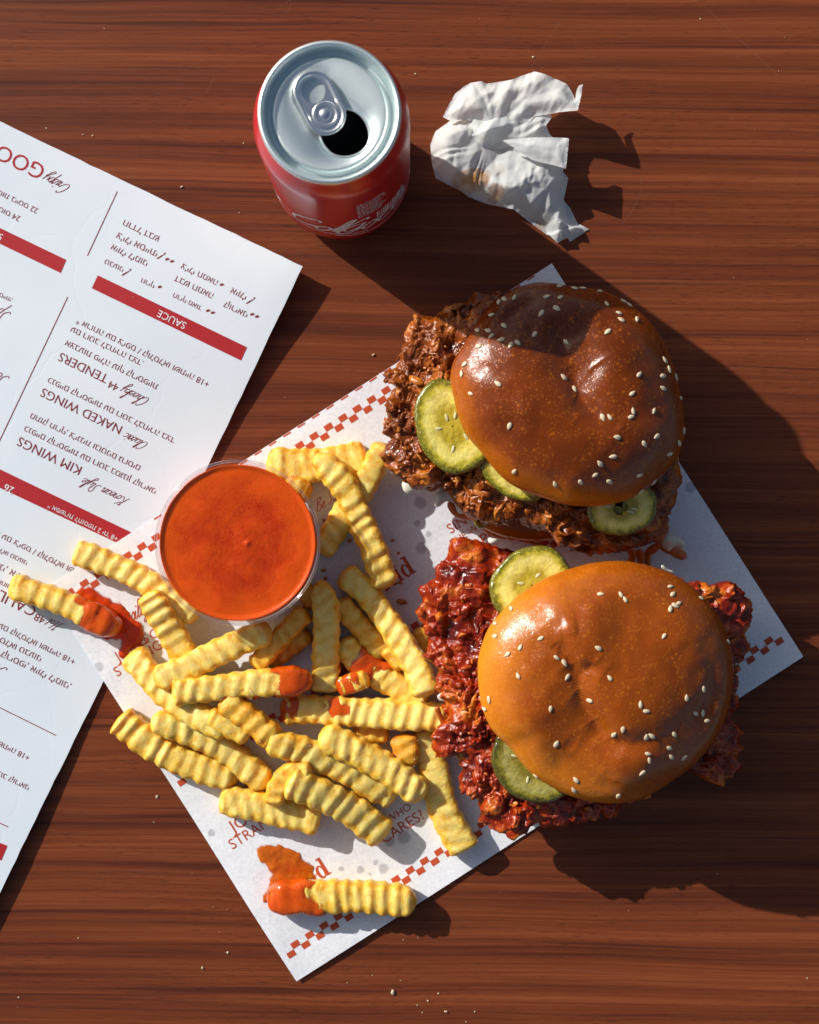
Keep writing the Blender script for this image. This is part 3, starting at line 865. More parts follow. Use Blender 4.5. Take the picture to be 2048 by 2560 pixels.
paper_lines([('lat', 'JOKES', Z8, (190, 432), (440, 268)), ('lat', 'STRANGE', Z8, (186, 525), (520, 310)),
             ('lat', 'WHO', Z8, (1150, 372), (1296, 284)), ('lat', 'CARES?', Z8, (1120, 490), (1372, 330)),
             ('lat', 'SING', ZC, (1660, 845), (1880, 700)), ('lat', 'AY WILD', ZC, (540, 745), (1000, 600)),
             ('lat', 'THE WORLD', Z5, (408, 1428), (665, 1300)), ('lat', 'IS OPEN', Z5, (440, 1490), (690, 1370)),
             ('lat', 'IS COOL', Z0, (1500, 1320), (1960, 1040)), ('lat', 'STRANGE', Z0, (1250, 1650), (1800, 1280)),
             ('lat', 'JOKES', Z0, (1260, 1500), (1600, 1270))], 'slogan_lettering')
paper_lines([('pen', 'Be Silly', ZC, (510, 660), (760, 520)), ('pen', 'silly', Z0, (1390, 1050), (1620, 930)), ('pen', 'silly', ZA, (1250, 1990), (1440, 1890))], 'script_lettering')
for zf, p in ((ZC, (1230, 1210)), (Z8, (700, 700)), (ZF, (1010, 1420))):
    V, F = logo(W(*zf(p), 0.8), 9.4); paper_part('logo_lettering', V, F)

def base_z(x, y):
    """height of the resting surface (table, card or paper)"""
    x = np.asarray(x, float); y = np.asarray(y, float)
    u = (x - PB[0]) * PU[0] + (y - PB[1]) * PU[1]; v = (x - PB[0]) * PV[0] + (y - PB[1]) * PV[1]
    mu = (x - MC[0]) * ME1[0] + (y - MC[1]) * ME1[1]; mv = (x - MC[0]) * ME2[0] + (y - MC[1]) * ME2[1]
    z = np.where((mu > 0) & (mv > 0) & (mv < MENU_H), menu_z(x, y), 0.0)
    return np.where((u > 0) & (u < PLEN) & (v > 0) & (v < PHT), np.maximum(z, paper_z(x, y)), z)

# ------------------------------------------------------------------ drink can
def can():
    cx, cy = -31.3, 156.3; H = 115.0
    t = thing('drink_can', (cx, cy, 0), 'opened red soda can with silver lid and white script lettering', 'can')
    prof = [(0.01, 6), (20, 2.8), (24, 0.6), (25.5, 0.0), (26.8, 0.7), (29.6, 4.5), (31.0, 8.0), (31.5, 12.0)]
    prof += [(31.5, z) for z in np.linspace(16, 96, 18)] + [(31.45, 98.5), (31.1, 101.5), (30.2, 104.6), (29.0, 107.4), (28.0, 109.6), (27.5, 111.2), (27.3, 112.2)]
    V, F = lathe(prof, 128, cx, cy); obj('body', V, F, CAN_RED, t)
    lid = [(27.25, 111.9), (27.9, 112.3), (28.2, 113.0), (28.15, 114.0), (27.7, 114.75), (27.1, 115.0), (26.5, 114.8), (26.05, 114.1), (25.75, 112.6), (25.2, 110.2), (24.7, 109.0), (24.0, 108.5), (23.3, 108.8),
           (22.9, 109.8), (22.6, 110.8), (22.1, 111.2), (21.6, 111.25)]
    V, F = lathe(lid, 128, cx, cy); rim = obj('rim', V, F, ALU, t)
    # centre panel with the pressed teardrop and the mouth opening
    th = np.linspace(0, 2 * np.pi, 96, endpoint=False)
    outer = np.stack([21.6 * np.cos(th), 21.6 * np.sin(th)], 1)
    def hull(c1, r1, c2, r2, n=40):
        c1 = np.array(c1); c2 = np.array(c2); d = c2 - c1; L = np.linalg.norm(d); a = math.atan2(d[1], d[0]); b = math.acos((r1 - r2) / L)
        q = [c1 + r1 * np.array([math.cos(a + s), math.sin(a + s)]) for s in np.linspace(b, 2 * math.pi - b, n)]
        q += [c2 + r2 * np.array([math.cos(a + s), math.sin(a + s)]) for s in np.linspace(-b, b, n)]
        return np.array(q)
    c1, c2 = (-6.0, 7.6), (5.6, -7.0)
    t1 = hull(c1, 9.4, c2, 12.2); t2 = hull(c1, 8.6, c2, 11.3)
    mouth = np.stack([5.7 + 10.0 * np.cos(th[::2]) * (1 + 0.06 * np.cos(2 * (th[::2] - 2.2))), -7.1 + 9.4 * np.sin(th[::2])], 1)
    P, F = cdt([outer, t1, t2, mouth], None, [mouth])
    z = np.full(len(P), 111.25)
    inn = inpoly(P[:, 0], P[:, 1], t2 * 1.0 + 0); d2 = segdist(P[:, 0], P[:, 1], t2)
    z[inn | (d2 < 0.05)] = 110.3
    dm = segdist(P[:, 0], P[:, 1], mouth); z[dm < 0.05] = 109.7
    panel = obj('lid_panel', np.column_stack([P + (cx, cy), z]), F, ALU, t, smooth=True)
    # rolled lip of the mouth and the bent-in flap
    R = np.column_stack([resample(mouth, 80, True)[0] + (cx, cy), np.full(80, 109.8)]); R = np.vstack([R, R[:1]])
    V, F = tube(R, 0.38, 8, cap=False); obj('mouth_lip', V, F, ALU, t)
    th2 = np.linspace(0, 2 * np.pi, 40, endpoint=False)
    fl = [(5.2 + 8.4 * math.cos(a), -6.6 + 8.2 * math.sin(a)) for a in th2]
    zf = [109.0 - 1.05 * max(0, (0.6 * (p[0] + 0.4) - 0.8 * (p[1] - 1.0))) for p in fl]
    obj('mouth_flap', [(p[0] + cx, p[1] + cy, q) for p, q in zip(fl, zf)], [tuple(range(40))], CAN_IN, t)  # coloured near-black for the shade inside the mouth
    V, F = lathe([(0.01, 30), (30.6, 30), (30.6, 97), (27, 109), (23, 108)], 64, cx, cy); obj('inner_wall', V, F, CAN_IN, t)
    # ring pull
    ang = math.radians(-63); ca, sa = math.cos(ang), math.sin(ang); tc = np.array((-4.0, 4.1))
    def loc(x, y): return np.stack([tc[0] + x * ca - y * sa, tc[1] + x * sa + y * ca], 1)
    def capsule(L, w, n=24, x0=0.0):
        a1 = np.linspace(-np.pi / 2, np.pi / 2, n); a2 = np.linspace(np.pi / 2, 3 * np.pi / 2, n)
        x = np.r_[x0 + L / 2 - w + w * np.cos(a1), x0 - L / 2 + w + w * np.cos(a2)]; y = np.r_[w * np.sin(a1), w * np.sin(a2)]
        return x, y
    loops = []; zs = []
    for L, w, h in ((26.6, 7.9, 111.6), (27.0, 8.1, 112.4), (26.2, 7.7, 113.2), (25.0, 7.1, 113.4), (23.6, 6.4, 113.1), (22.6, 5.9, 112.3)):
        loops.append(loc(*capsule(L, w))); zs.append(h)
    a = np.linspace(0, 2 * np.pi, 32, endpoint=False)
    fh = loc(-5.6 + 5.1 * np.cos(a), 4.7 * np.sin(a))
    mb = MB()
    n = len(loops[0]); Vr = np.vstack([np.column_stack([l, np.full(n, h)]) for l, h in zip(loops, zs)]); mb.add(Vr, gridfaces(n, len(loops), True))
    P, F = cdt([loops[-1], fh], None, [fh]); mb.add(np.column_stack([P, np.full(len(P), 112.3)]), F)
    hv = np.vstack([np.column_stack([fh, np.full(32, 112.3)]), np.column_stack([tc + (fh - tc) * 1.0, np.full(32, 111.7)])]); mb.add(hv, gridfaces(32, 2, True))
    V = mb.verts(); V[:, 0] += cx; V[:, 1] += cy
    tab = obj('ring_pull', V, mb.F, ALU_TAB, t)
    rc = loc(np.array([5.0]), np.array([0.0]))[0]
    V, F = lathe([(5.2, 112.2), (5.1, 112.9), (4.6, 113.3), (4.1, 113.0), (3.9, 112.4), (3.4, 112.1), (2.6, 112.2), (2.3, 113.0), (1.7, 113.4), (0.01, 113.5)], 40, rc[0] + cx, rc[1] + cy)
    obj('rivet', V, F, ALU_TAB, tab)
    # white lettering wrapped round the body
    def wrap(V, a0, z0, sc, rot=0.0):
        V = np.array(V) * sc; lo = V.min(0); hi = V.max(0); V = V - (lo + hi) / 2
        if rot: V = np.stack([V[:, 0] * math.cos(rot) - V[:, 1] * math.sin(rot), V[:, 0] * math.sin(rot) + V[:, 1] * math.cos(rot)], 1)
        an = a0 + V[:, 0] / 31.62
        return np.column_stack([cx + 31.62 * np.cos(an), cy + 31.62 * np.sin(an), np.clip(z0 + V[:, 1], 13, 95.5)])
    for a0 in (math.radians(-140), math.radians(-20)):
        V, F = pen_mesh('Coca-Cola', 0.17, 0.45); obj('script_lettering', wrap(V, a0, 40, 10.5, 0.06), F, CAN_WHITE, t)
        P = catmull([(-4.2, -0.9), (-2.5, -1.35), (0, -1.0), (2.2, -0.5), (4.8, -0.9)], 14); V, F = ribbon(P, 0.13); obj('white_wave', wrap(V, a0, 22, 9.0), F, CAN_WHITE, t)
    mb = MB(); rs = random.Random(4)
    for k in range(15):
        L = rs.uniform(9, 13); x = 0.0
        while x < L:
            w = rs.uniform(0.6, 2.0); y = -k * 1.75
            mb.add([(x, y), (x + w, y), (x + w, y + 0.75), (x, y + 0.75)], [(0, 1, 2, 3)]); x += w + 0.5
    obj('small_print', wrap(mb.verts(), math.radians(-60), 68, 1.0), mb.F, CAN_WHITE, t, smooth=False)
    mb = MB()
    for k in range(16):
        w = rs.choice((0.35, 0.7, 1.0)); mb.add([(k * 1.1, 0), (k * 1.1 + w, 0), (k * 1.1 + w, 11), (k * 1.1, 11)], [(0, 1, 2, 3)])
    obj('bar_marks', wrap(mb.verts(), math.radians(-42), 44, 1.0), mb.F, CAN_WHITE, t, smooth=False)
can()

# ------------------------------------------------------------------ crumpled napkin
def napkin():
    c = np.array(W(*Z4((560, 620)), 8.0))
    st = []
    for x, y, r, s, sx in ((355, 815, 5.0, 1.0, 1.8), (520, 900, 3.8, 1.0, 1.0), (540, 760, 3.5, 0.2, 1.0), (815, 1085, 2.8, 0.6, 1.0), (420, 790, 3.6, 0.6, 1.5)):
        w = W(*Z4((x, y)), 8.0); st.append((w[0] - c[0], w[1] - c[1], r, s, sx))
    mat = make_napkin(st)
    t = thing('paper_napkin', (c[0], c[1], 0), 'crumpled white paper napkin with orange grease stains on the bare table', 'napkin')
    def sheet(name, poly, env, hub, seed, amp=1.0, nfold=9, zest=10):
        poly = np.array(pts(Z4, poly, zest)); hub = np.array(W(*Z4(hub), zest))
        P, F = fill(poly, 0.55, seed)
        rs = np.random.RandomState(seed)
        d = P - hub; r = np.hypot(d[:, 0], d[:, 1]); a = np.arctan2(d[:, 1], d[:, 0])
        p3 = np.column_stack([P / 16, np.full(len(P), seed)])
        wa = a + 0.30 * vnoise(p3, seed) + 0.1 * vnoise(p3 * 2.5, seed + 1)
        # a few unequal folds running out of the gathered middle
        ph = wa * nfold / (2 * np.pi) + 0.9 * vnoise(np.column_stack([np.cos(a) * 2, np.sin(a) * 2, r / 22]), seed + 5)
        tri = 2 * np.abs(ph - np.floor(ph + 0.5)) * 2 - 1
        z = 0.8 * tri * sstep(2, 24, r) * (0.6 + 0.8 * vnoise(np.column_stack([np.cos(a) * 3, np.sin(a) * 3, np.full(len(P), 7)]), seed + 9))
        # crushed facets: random heights joined by flat triangles, at three sizes
        def facets(sp, h, sd, stretch=1.0, ang=0.0):
            rr_ = np.random.RandomState(sd); lo = P.min(0) - 14; hi = P.max(0) + 14
            ca, sa = math.cos(ang), math.sin(ang); Rm = np.array([[ca, -sa], [sa, ca]])
            A = (P - P.mean(0)) @ Rm / np.array([stretch, 1.0]); lo = A.min(0) - sp; hi = A.max(0) + sp
            gx_, gy_ = np.meshgrid(np.arange(lo[0], hi[0] + sp, sp), np.arange(lo[1], hi[1] + sp, sp))
            q = np.stack([gx_.ravel(), gy_.ravel()], 1) + rr_.uniform(-0.42, 0.42, (gx_.size, 2)) * sp
            hh = rr_.uniform(-h, h, len(q))
            res = geometry.delaunay_2d_cdt([Vector(p) for p in q], [], [], 0, 1e-6)
            Q = np.array([[v.x, v.y] for v in res[0]]); hh = np.array([hh[o[0]] if o else 0.0 for o in res[3]])
            out = np.zeros(len(A))
            for f in res[2]:
                p0, p1, p2 = Q[f[0]], Q[f[1]], Q[f[2]]
                sel = np.where((A[:, 0] >= min(p0[0], p1[0], p2[0])) & (A[:, 0] <= max(p0[0], p1[0], p2[0])) & (A[:, 1] >= min(p0[1], p1[1], p2[1])) & (A[:, 1] <= max(p0[1], p1[1], p2[1])))[0]
                if not len(sel): continue
                den = (p1[1] - p2[1]) * (p0[0] - p2[0]) + (p2[0] - p1[0]) * (p0[1] - p2[1])
                w0 = ((p1[1] - p2[1]) * (A[sel, 0] - p2[0]) + (p2[0] - p1[0]) * (A[sel, 1] - p2[1])) / den
                w1 = ((p2[1] - p0[1]) * (A[sel, 0] - p2[0]) + (p0[0] - p2[0]) * (A[sel, 1] - p2[1])) / den
                w2 = 1 - w0 - w1; ok = (w0 >= -1e-6) & (w1 >= -1e-6) & (w2 >= -1e-6)
                out[sel[ok]] = w0[ok] * hh[f[0]] + w1[ok] * hh[f[1]] + w2[ok] * hh[f[2]]
            return out
        an = rs.uniform(0.2, 0.7)
        z = z + facets(13, 5.4, seed + 30, 2.6, an) + facets(6.0, 1.7, seed + 31, 2.6, an + 0.6) + facets(2.6, 0.62, seed + 32, 2.2, an + 1.1)
        z = amp * z + env(P[:, 0] - c[0], P[:, 1] - c[1], segdist(P[:, 0], P[:, 1], poly))
        z = np.maximum(z, 0.4 + 0.3 * vnoise(np.column_stack([P / 3, np.zeros(len(P))]), seed))
        obj(name, np.column_stack([P, z]), F, mat, t, smooth=True)
    lower = [(95, 560), (130, 470), (220, 410), (330, 385), (430, 400), (560, 430), (700, 500), (820, 540), (955, 543), (996, 548), (985, 600), (965, 750), (1000, 790), (990, 860), (975, 920), (1020, 970), (1070, 1070), (1145, 1110),
             (1020, 1195), (1000, 1170), (930, 1208), (860, 1140), (760, 1070), (640, 990), (480, 950), (360, 905), (240, 840), (130, 785), (105, 680)]
    sheet('lower_fold', lower, lambda x, y, e: 1.5 + 7.5 * sstep(0, 8, e) + 5 * sstep(-35, 10, y) - 0.5, (470, 560), 5, 1.0, 15, 9)
    mid = [(330, 390), (480, 330), (620, 330), (760, 380), (880, 385), (886, 405), (850, 455), (870, 500), (903, 543), (820, 560), (700, 560), (560, 600), (430, 590), (350, 500)]
    sheet('middle_fold', mid, lambda x, y, e: 9.5 + 2 * sstep(0, 5, e), (500, 560), 11, 0.8, 11, 12)
    upper = [(178, 375), (215, 300), (260, 220), (310, 180), (360, 150), (430, 148), (465, 160), (540, 146), (630, 140), (700, 110), (775, 90), (865, 125), (930, 150), (990, 180), (1020, 230), (1042, 280), (1050, 225), (1066, 190), (1092, 182), (1084, 240),
             (1070, 300), (1052, 368), (930, 368), (780, 383), (740, 430), (690, 455), (650, 468), (600, 450), (560, 480), (520, 540), (490, 540), (440, 470), (400, 420), (330, 398), (230, 405)]
    sheet('upper_fold', upper, lambda x, y, e: 15.0 + 10.0 * sstep(20, 85, x + 20) - 3.5 * sstep(6, 0, e) - 9 * sstep(-10, -60, x), (520, 500), 21, 0.85, 13, 16)
    flap = [(560, 560), (700, 545), (955, 543), (996, 550), (975, 750), (880, 720), (760, 690), (640, 610)]
    sheet('side_flap', flap, lambda x, y, e: 15.5 + 1.5 * sstep(0, 5, e), (470, 560), 33, 0.45, 7, 13)
napkin()

# ------------------------------------------------------------------ sauce cup
CUPX, CUPY = W(593, 1357, 35.0)
def cup():
    x, y = CUPX, CUPY; z0 = float(paper_z(np.array([x]), np.array([y]))[0]) + 0.9
    t = thing('sauce_cup', (x, y, z0), 'clear plastic dip cup full of orange-red hot sauce among the fries', 'cup')
    H = 35.0 - z0
    wall = [(0.01, 0.8), (23.0, 0.8), (24.5, 0.0), (26.2, 0.0), (27.2, 1.2)] + [(27.2 + 8.0 * k / 12, 1.2 + (H - 3.4) * k / 12) for k in range(13)]
    V, F = lathe(wall, 128, x, y, z0); obj('cup_wall', V, F, PLASTIC, t)
    rimp = [(35.2, H - 2.2), (35.5, H - 1.4), (36.1, H - 0.9), (36.7, H - 1.1), (36.9, H - 1.7), (36.6, H - 2.3), (36.0, H - 2.4), (35.75, H - 1.8), (35.9, H - 1.3)]
    V, F = lathe(rimp, 128, x, y, z0); obj('rim', V, F, PLASTIC, t)
    # sauce: fills the cup, small meniscus, slight swirls
    zs = H - 3.0; nR, nT = 60, 128; rmax = 27.0 + 8.0 * (zs - 1.2) / (H - 3.4)
    th = np.linspace(0, 2 * np.pi, nT, endpoint=False); V = []
    for k in range(nR):
        q = k / (nR - 1); r = max(0.02, q * (rmax - 0.15))
        V += [(x + r * math.cos(a), y + r * math.sin(a), 0) for a in th]
    V = np.array(V); rr = np.hypot(V[:, 0] - x, V[:, 1] - y)
    V[:, 2] = z0 + zs + 0.9 * sstep(rmax - 2.6, rmax, rr) + 0.30 * vnoise(np.column_stack([V[:, :2] / 9, np.zeros(len(V))]), 5) * sstep(rmax, rmax - 5, rr) + 0.05 * vnoise(np.column_stack([V[:, :2] / 1.2, np.zeros(len(V))]), 6)
    bx, by = W(*Z7((655, 480)), 31); V[:, 2] += 0.7 * np.exp(-((V[:, 0] - bx) ** 2 + (V[:, 1] - by) ** 2) / 1.6)
    F = gridfaces(nT, nR, True)
    side = []
    for q in np.linspace(0.97, 0, 8):
        z = 1.4 + (zs - 1.4) * q; r = 26.9 + 8.0 * (z - 1.2) / (H - 3.4) - 0.15
        side += [(x + r * math.cos(a), y + r * math.sin(a), z0 + z) for a in th]
    n0 = (nR - 1) * nT; VV = np.vstack([V, side])
    F += [tuple(i + n0 for i in f) for f in gridfaces(nT, 9, True)]
    F.append(tuple(len(VV) - 1 - k for k in range(nT)))
    obj('sauce', VV, F, SAUCE_CUP, t)
cup()

# ------------------------------------------------------------------ crinkle-cut fries, dropped one on another
GX0, GY0, GN = -190.0, -230.0, 1.0
gxs = np.arange(GX0, 90, GN); gys = np.arange(GY0, 70, GN)
ggx, ggy = np.meshgrid(gxs, gys)
HM = base_z(ggx.ravel(), ggy.ravel()).reshape(ggx.shape)
_r = np.hypot(ggx - CUPX, ggy - CUPY)

def fry_shape(axis, zc, w, h, seed, e0, e1, roll=0.0, pitch=6.1, amp=1.0):
    """axis: 2D polyline (mm); zc: (z0, z1) of the axis; e0/e1 lengths of the tapered ends"""
    rs = np.random.RandomState(seed); pitch = pitch * rs.uniform(0.92, 1.14)
    Lr = np.linalg.norm(np.diff(axis, axis=0), axis=1).sum()
    m = max(24, int(Lr / 0.62)); A, L = resample(axis, m)
    s = np.linspace(0, L, m)
    zl = zc[0] + (zc[1] - zc[0]) * s / L
    T = np.gradient(A, axis=0); T /= np.linalg.norm(T, axis=1)[:, None]; Nn = np.stack([-T[:, 1], T[:, 0]], 1)
    n = 44; ph = 2 * np.pi * np.arange(n) / n
    ex = 0.50
    cx = np.sign(np.cos(ph)) * np.abs(np.cos(ph)) ** ex; cz = np.sign(np.sin(ph)) * np.abs(np.sin(ph)) ** ex
    p0 = rs.uniform(0, 6.28); p1 = p0 + rs.uniform(-0.25, 0.25); skew = rs.uniform(-0.09, 0.09)
    wv = 1 + 0.07 * vnoise(np.column_stack([s / 14, np.full(m, seed), np.zeros(m)]), 1)
    def endf(x, e): 
        q = np.clip(x / e, 0, 1); return np.sqrt(np.clip(1 - (1 - q) ** 2, 0.0004, 1))
    tap = endf(s, e0) * endf(L - s, e1)
    tapz = np.maximum(endf(s, min(e0, 3.5)) * endf(L - s, min(e1, 3.5)), 0.02) * (0.45 + 0.55 * tap)
    S_, C_ = np.meshgrid(s, np.arange(n), indexing='ij')
    X = (w / 2) * wv[:, None] * tap[:, None] * cx[None, :]
    Zq = (h / 2) * tapz[:, None] * cz[None, :]
    pw = 2 * np.pi * (s / pitch + 0.16 * vnoise(np.column_stack([s / 11, np.full(m, seed * 1.7), np.zeros(m)]), 5))
    wave_t = np.cos(pw[:, None] + p0 + skew * X * 6); wave_t = wave_t * (0.75 + 0.45 * vnoise(np.column_stack([s / 8, np.full(m, seed * 2.3), np.zeros(m)]), 6))[:, None]
    wave_s = np.cos(pw[:, None] + p1 + 0 * X)
    Zq = Zq + amp * 0.40 * wave_t * np.clip(np.abs(cz)[None, :] * 1.2, 0, 1) * np.sign(cz)[None, :] * tapz[:, None]
    X = X + amp * 0.30 * wave_s * np.sign(cx)[None, :] * np.abs(cx)[None, :] * tap[:, None]
    cr, sr = math.cos(roll), math.sin(roll)
    X, Zq = X * cr - Zq * sr, X * sr + Zq * cr
    V = np.empty((m, n, 3))
    V[:, :, :2] = A[:, None, :] + Nn[:, None, :] * X[:, :, None]; V[:, :, 2] = zl[:, None] + Zq
    V = V.reshape(-1, 3)
    nrm = np.empty((m, n, 3)); nrm[:, :, :2] = Nn[:, None, :] * cx[None, :, None]; nrm[:, :, 2] = cz[None, :]
    nrm = nrm.reshape(-1, 3); nrm /= np.linalg.norm(nrm, axis=1)[:, None]
    q = V + seed * 31.7
    V += nrm * (0.45 * vnoise(q / 6.0, 2) + 0.24 * vnoise(q / 2.4, 3) + 0.15 * vnoise(q / 0.9, 4))[:, None]
    F = gridfaces(n, m, True); F.append(tuple(range(n - 1, -1, -1))); F.append(tuple((m - 1) * n + j for j in range(n)))
    corner = (np.abs(np.cos(ph) * np.sin(ph)) * 2) ** 2.2
    endt = np.maximum(sstep(4, 0, s), sstep(4, 0, L - s))
    side = np.clip(np.abs(np.cos(ph)) - 0.72, 0, 1) * 1.6
    tone = 0.05 + 0.24 * corner[None, :] + 0.32 * side[None, :] + 0.22 * endt[:, None] - 0.09 * wave_t * np.clip(cz, 0, 1)[None, :] + 0.10 * vnoise(q / 7, 8).reshape(m, n)  # browned corners and ends; shade of flanks and grooves put into the tone
    axd = np.repeat(np.column_stack([T, np.zeros(m)]) * (sstep(2.5, 0, L - s) - sstep(2.5, 0, s))[:, None], n, axis=0)
    return V, F, tone.ravel(), nrm, s, L, m, n, ph, axd

def drop(axis, h, tol=3.2):
    A, L = resample(axis, 40); t = np.linspace(0, 1, 40)
    need = np.zeros(40)
    for k, (x, y) in enumerate(A):
        i0 = int((y - GY0) / GN); j0 = int((x - GX0) / GN); r = 2
        need[k] = HM[max(i0 - r, 0):i0 + r + 1, max(j0 - r, 0):j0 + r + 1].max()
    need = np.where(need > 9, 9 + (need - 9) * 0.55, need)      # fries nestle between one another
    ground = base_z(A[:, 0], A[:, 1]); best = None
    for b in np.linspace(-15, 15, 61):
        a = max((need - tol - b * t).max(), (ground - b * t).max())
        cost = a + 0.5 * b + 0.10 * abs(b)
        if best is None or cost < best[0]: best = (cost, a, b)
    _, a, b = best
    return a + h / 2 - 0.35, a + b + h / 2 - 0.35

def splat(V):
    j = np.clip(((V[:, 0] - GX0) / GN).astype(int), 0, HM.shape[1] - 1); i = np.clip(((V[:, 1] - GY0) / GN).astype(int), 0, HM.shape[0] - 1)
    np.maximum.at(HM, (i, j), V[:, 2])

FG = 'crinkle-cut fries'
FRYZ = []
SALT = make_flat('salt_crystal', (0.85, 0.84, 0.80), 0.15, 0.6)
def fry(label, src, w, seed, h=10.4, e0=3.2, e1=3.2, roll=0.0, sauce=None, amp=1.0, tone=0.0, curve=True, lift=0.0):
    z = (8.0, 8.0)
    for _ in range(3):
        s = np.linspace(0, 1, len(src))
        ax = np.array([W(p[0], p[1], z[0] + (z[1] - z[0]) * q) for p, q in zip(src, s)])
        if len(ax) > 2: ax = catmull(ax, 10)
        z = drop(ax, h)
    z = (z[0] + lift, z[1] + lift)
    wm = 1.02 * w * (D - 10) / (D * PXMM)
    V, F, tn, nrm, sv, L, m, n, ph, axd = fry_shape(ax, z, wm, h, seed, e0, e1, roll, amp=amp)
    splat(V); FRYZ.append((seed, round(z[0], 1), round(z[1], 1)))
    c = V.mean(0); org = (c[0], c[1], V[:, 2].min())
    t = thing('crinkle_fry', org, label, 'fry', FG)
    obj('potato', V, F, FRY, t, attrs={'tone': np.clip(tn + tone + np.random.RandomState(seed + 77).uniform(-0.06, 0.14), 0, 1)})
    rs_ = np.random.RandomState(seed + 500); mb_ = MB()      # salt
    upn = np.where(nrm[:, 2] > 0.25)[0]
    for v_ in rs_.choice(upn, 16):
        r_ = rs_.uniform(0.12, 0.30); mb_.add(np.array([(1, 0, 0), (-1, 0, 0), (0, 1, 0), (0, -1, 0), (0, 0, 1), (0, 0, -1)]) * r_ + V[v_] + nrm[v_] * r_ * 0.6, [(0, 2, 4), (2, 1, 4), (1, 3, 4), (3, 0, 4), (2, 0, 5), (1, 2, 5), (3, 1, 5), (0, 3, 5)])
    sl_ = obj('salt', mb_.verts(), mb_.F, SALT, t, smooth=False); sl_['kind'] = 'stuff'
    if sauce:
        for (a, b, lo, hi, thick) in sauce:
            sn = np.repeat(sv / L, n); pp = np.tile(ph, m)
            wob = 0.17 * vnoise(V / 5.0 + 9, seed) + 0.04 * vnoise(V / 1.6, seed + 3)
            k = np.minimum(sn - a, b - sn) + wob * (min(1, (b - a) * 3))
            ang = (pp + np.pi / 2) % (2 * np.pi) - np.pi / 2              # -90..270, 90 = top
            k = np.minimum(k, np.minimum(ang - lo, hi - ang) * 0.16 + wob)
            off = -0.30 + (0.30 + 0.8 * thick) * sstep(-0.05, 0.24, k) + 0.35 * thick * vnoise(V / 6.0, seed + 8) * sstep(0, 0.06, k)
            sm = V.copy()
            # the sauce levels the ridges a little
            G = sm.reshape(m, n, 3).copy()
            for _ in range(16):
                G[1:-1] = 0.5 * G[1:-1] + 0.25 * (G[:-2] + G[2:])
            em = np.repeat(1 - np.maximum(sstep(4.5, 1.0, sv), sstep(4.5, 1.0, L - sv)), n)[:, None]
            sm = V + (G.reshape(-1, 3) - V) * em
            bl_ = sstep(-0.03, 0.10, k)[:, None]; VS = sm * bl_ + V * (1 - bl_) + nrm * off[:, None] + axd * (1.1 * thick) * bl_
            keep = k > -0.09
            ff = [f for f in F if len(f) == 4 and all(keep[i] for i in f)] + [f for f in F[-2:] if all(keep[i] for i in f)]
            cov = sstep(-0.03, 0.22, k)
            used = sorted({i for f in ff for i in f}); mp = {v: i for i, v in enumerate(used)}
            obj('sauce_coating', VS[used], [tuple(mp[i] for i in f) for f in ff], SAUCE_COAT, t, attrs={'cover': cov[used]})
    return t

PI = math.pi
sA = lambda L: [ZA(p) for p in L]
sB = lambda L: [ZB(p) for p in L]
sC = lambda L: [ZC(p) for p in L]
s8 = lambda L: [Z8(p) for p in L]
s0 = lambda L: [Z0(p) for p in L]
fry('long fry reaching out from under the sauce cup onto the red menu bar', [(186, 1378), (278, 1411), (362, 1451), (424, 1498), (497, 1545)], 62, 1, e0=2.4, e1=6)
fry('fry across the menu edge with its tip dipped in glossy red sauce', s0([(105, 705), (420, 800), (750, 920), (1000, 1040), (1270, 1170)]), 64, 2, h=12, e1=7, sauce=[(0.60, 1.2, -9, 9, 1.4)])
fry('thick fry lying along the cut left edge of the paper over bare wood', sA([(190, 1360), (480, 1590), (800, 1750), (1230, 1890)]), 76, 3, e0=2.4, e1=9, amp=1.25)
fry('fry tucked closely beside the thick fry on the paper edge', sA([(490, 1360), (800, 1470), (1130, 1640), (1510, 1950)]), 64, 4, e0=7, e1=8, amp=1.2)
fry('fry lying flat above the printed word JOKES', s8([(118, 240), (400, 290), (745, 370)]), 76, 5, e0=3, e1=2.0)
fry('fry pointing from under the red chicken to the checker strip', [ZB((1440, 1440)), ZB((1520, 1740)), Z8((1500, 300)), Z8((1640, 560))], 74, 6, e0=5, e1=2.4)
fry('broad fry behind the sauce cup below the upper checker strip', sC([(90, 270), (400, 300), (680, 270), (965, 215)]), 86, 7, h=9, e0=5, e1=3, tone=0.10)
fry('short fry squeezed against the upper rim of the sauce cup', sC([(250, 420), (350, 480), (480, 540)]), 52, 8, h=8, tone=0.25)
fry('fry running from the brown chicken down to the sauce cup', sC([(1115, 95), (1000, 340), (880, 540), (720, 780), (560, 1060)]), 64, 9, e0=4, e1=4, tone=0.06)
fry('bent fry lying across the two fries beside the sauce cup', sC([(490, 220), (640, 320), (790, 520), (910, 780), (1010, 1010), (1130, 1350)]), 68, 10, e0=14, e1=4, amp=1.1, tone=0.03)
fry('small golden fry end behind the upright fry, under the cup rim', sB([(380, 210), (450, 310), (500, 430)]), 48, 11, h=8, tone=0.22)
fry('fry slanting down beneath the sauced fry near the printed script', sA([(440, 280), (560, 470), (690, 680), (800, 900)]), 66, 12, e0=4)
fry('fry at the left end of the pile, under the fry that points at the cup', sA([(300, 790), (480, 1000), (640, 1160), (850, 1300), (1170, 1440)]), 68, 13, e0=3, e1=4, sauce=[(0.93, 1.2, 0.2, 1.3, 0.25)])
fry('short fry end below the fry with a sauce spot', sA([(960, 1330), (1130, 1420), (1330, 1530)]), 52, 14, h=8.5, tone=0.12)
fry('dark golden fry passing underneath the fry with the sauced right end', sA([(1080, 1190), (1330, 1370), (1560, 1560)]), 62, 15, tone=0.10)
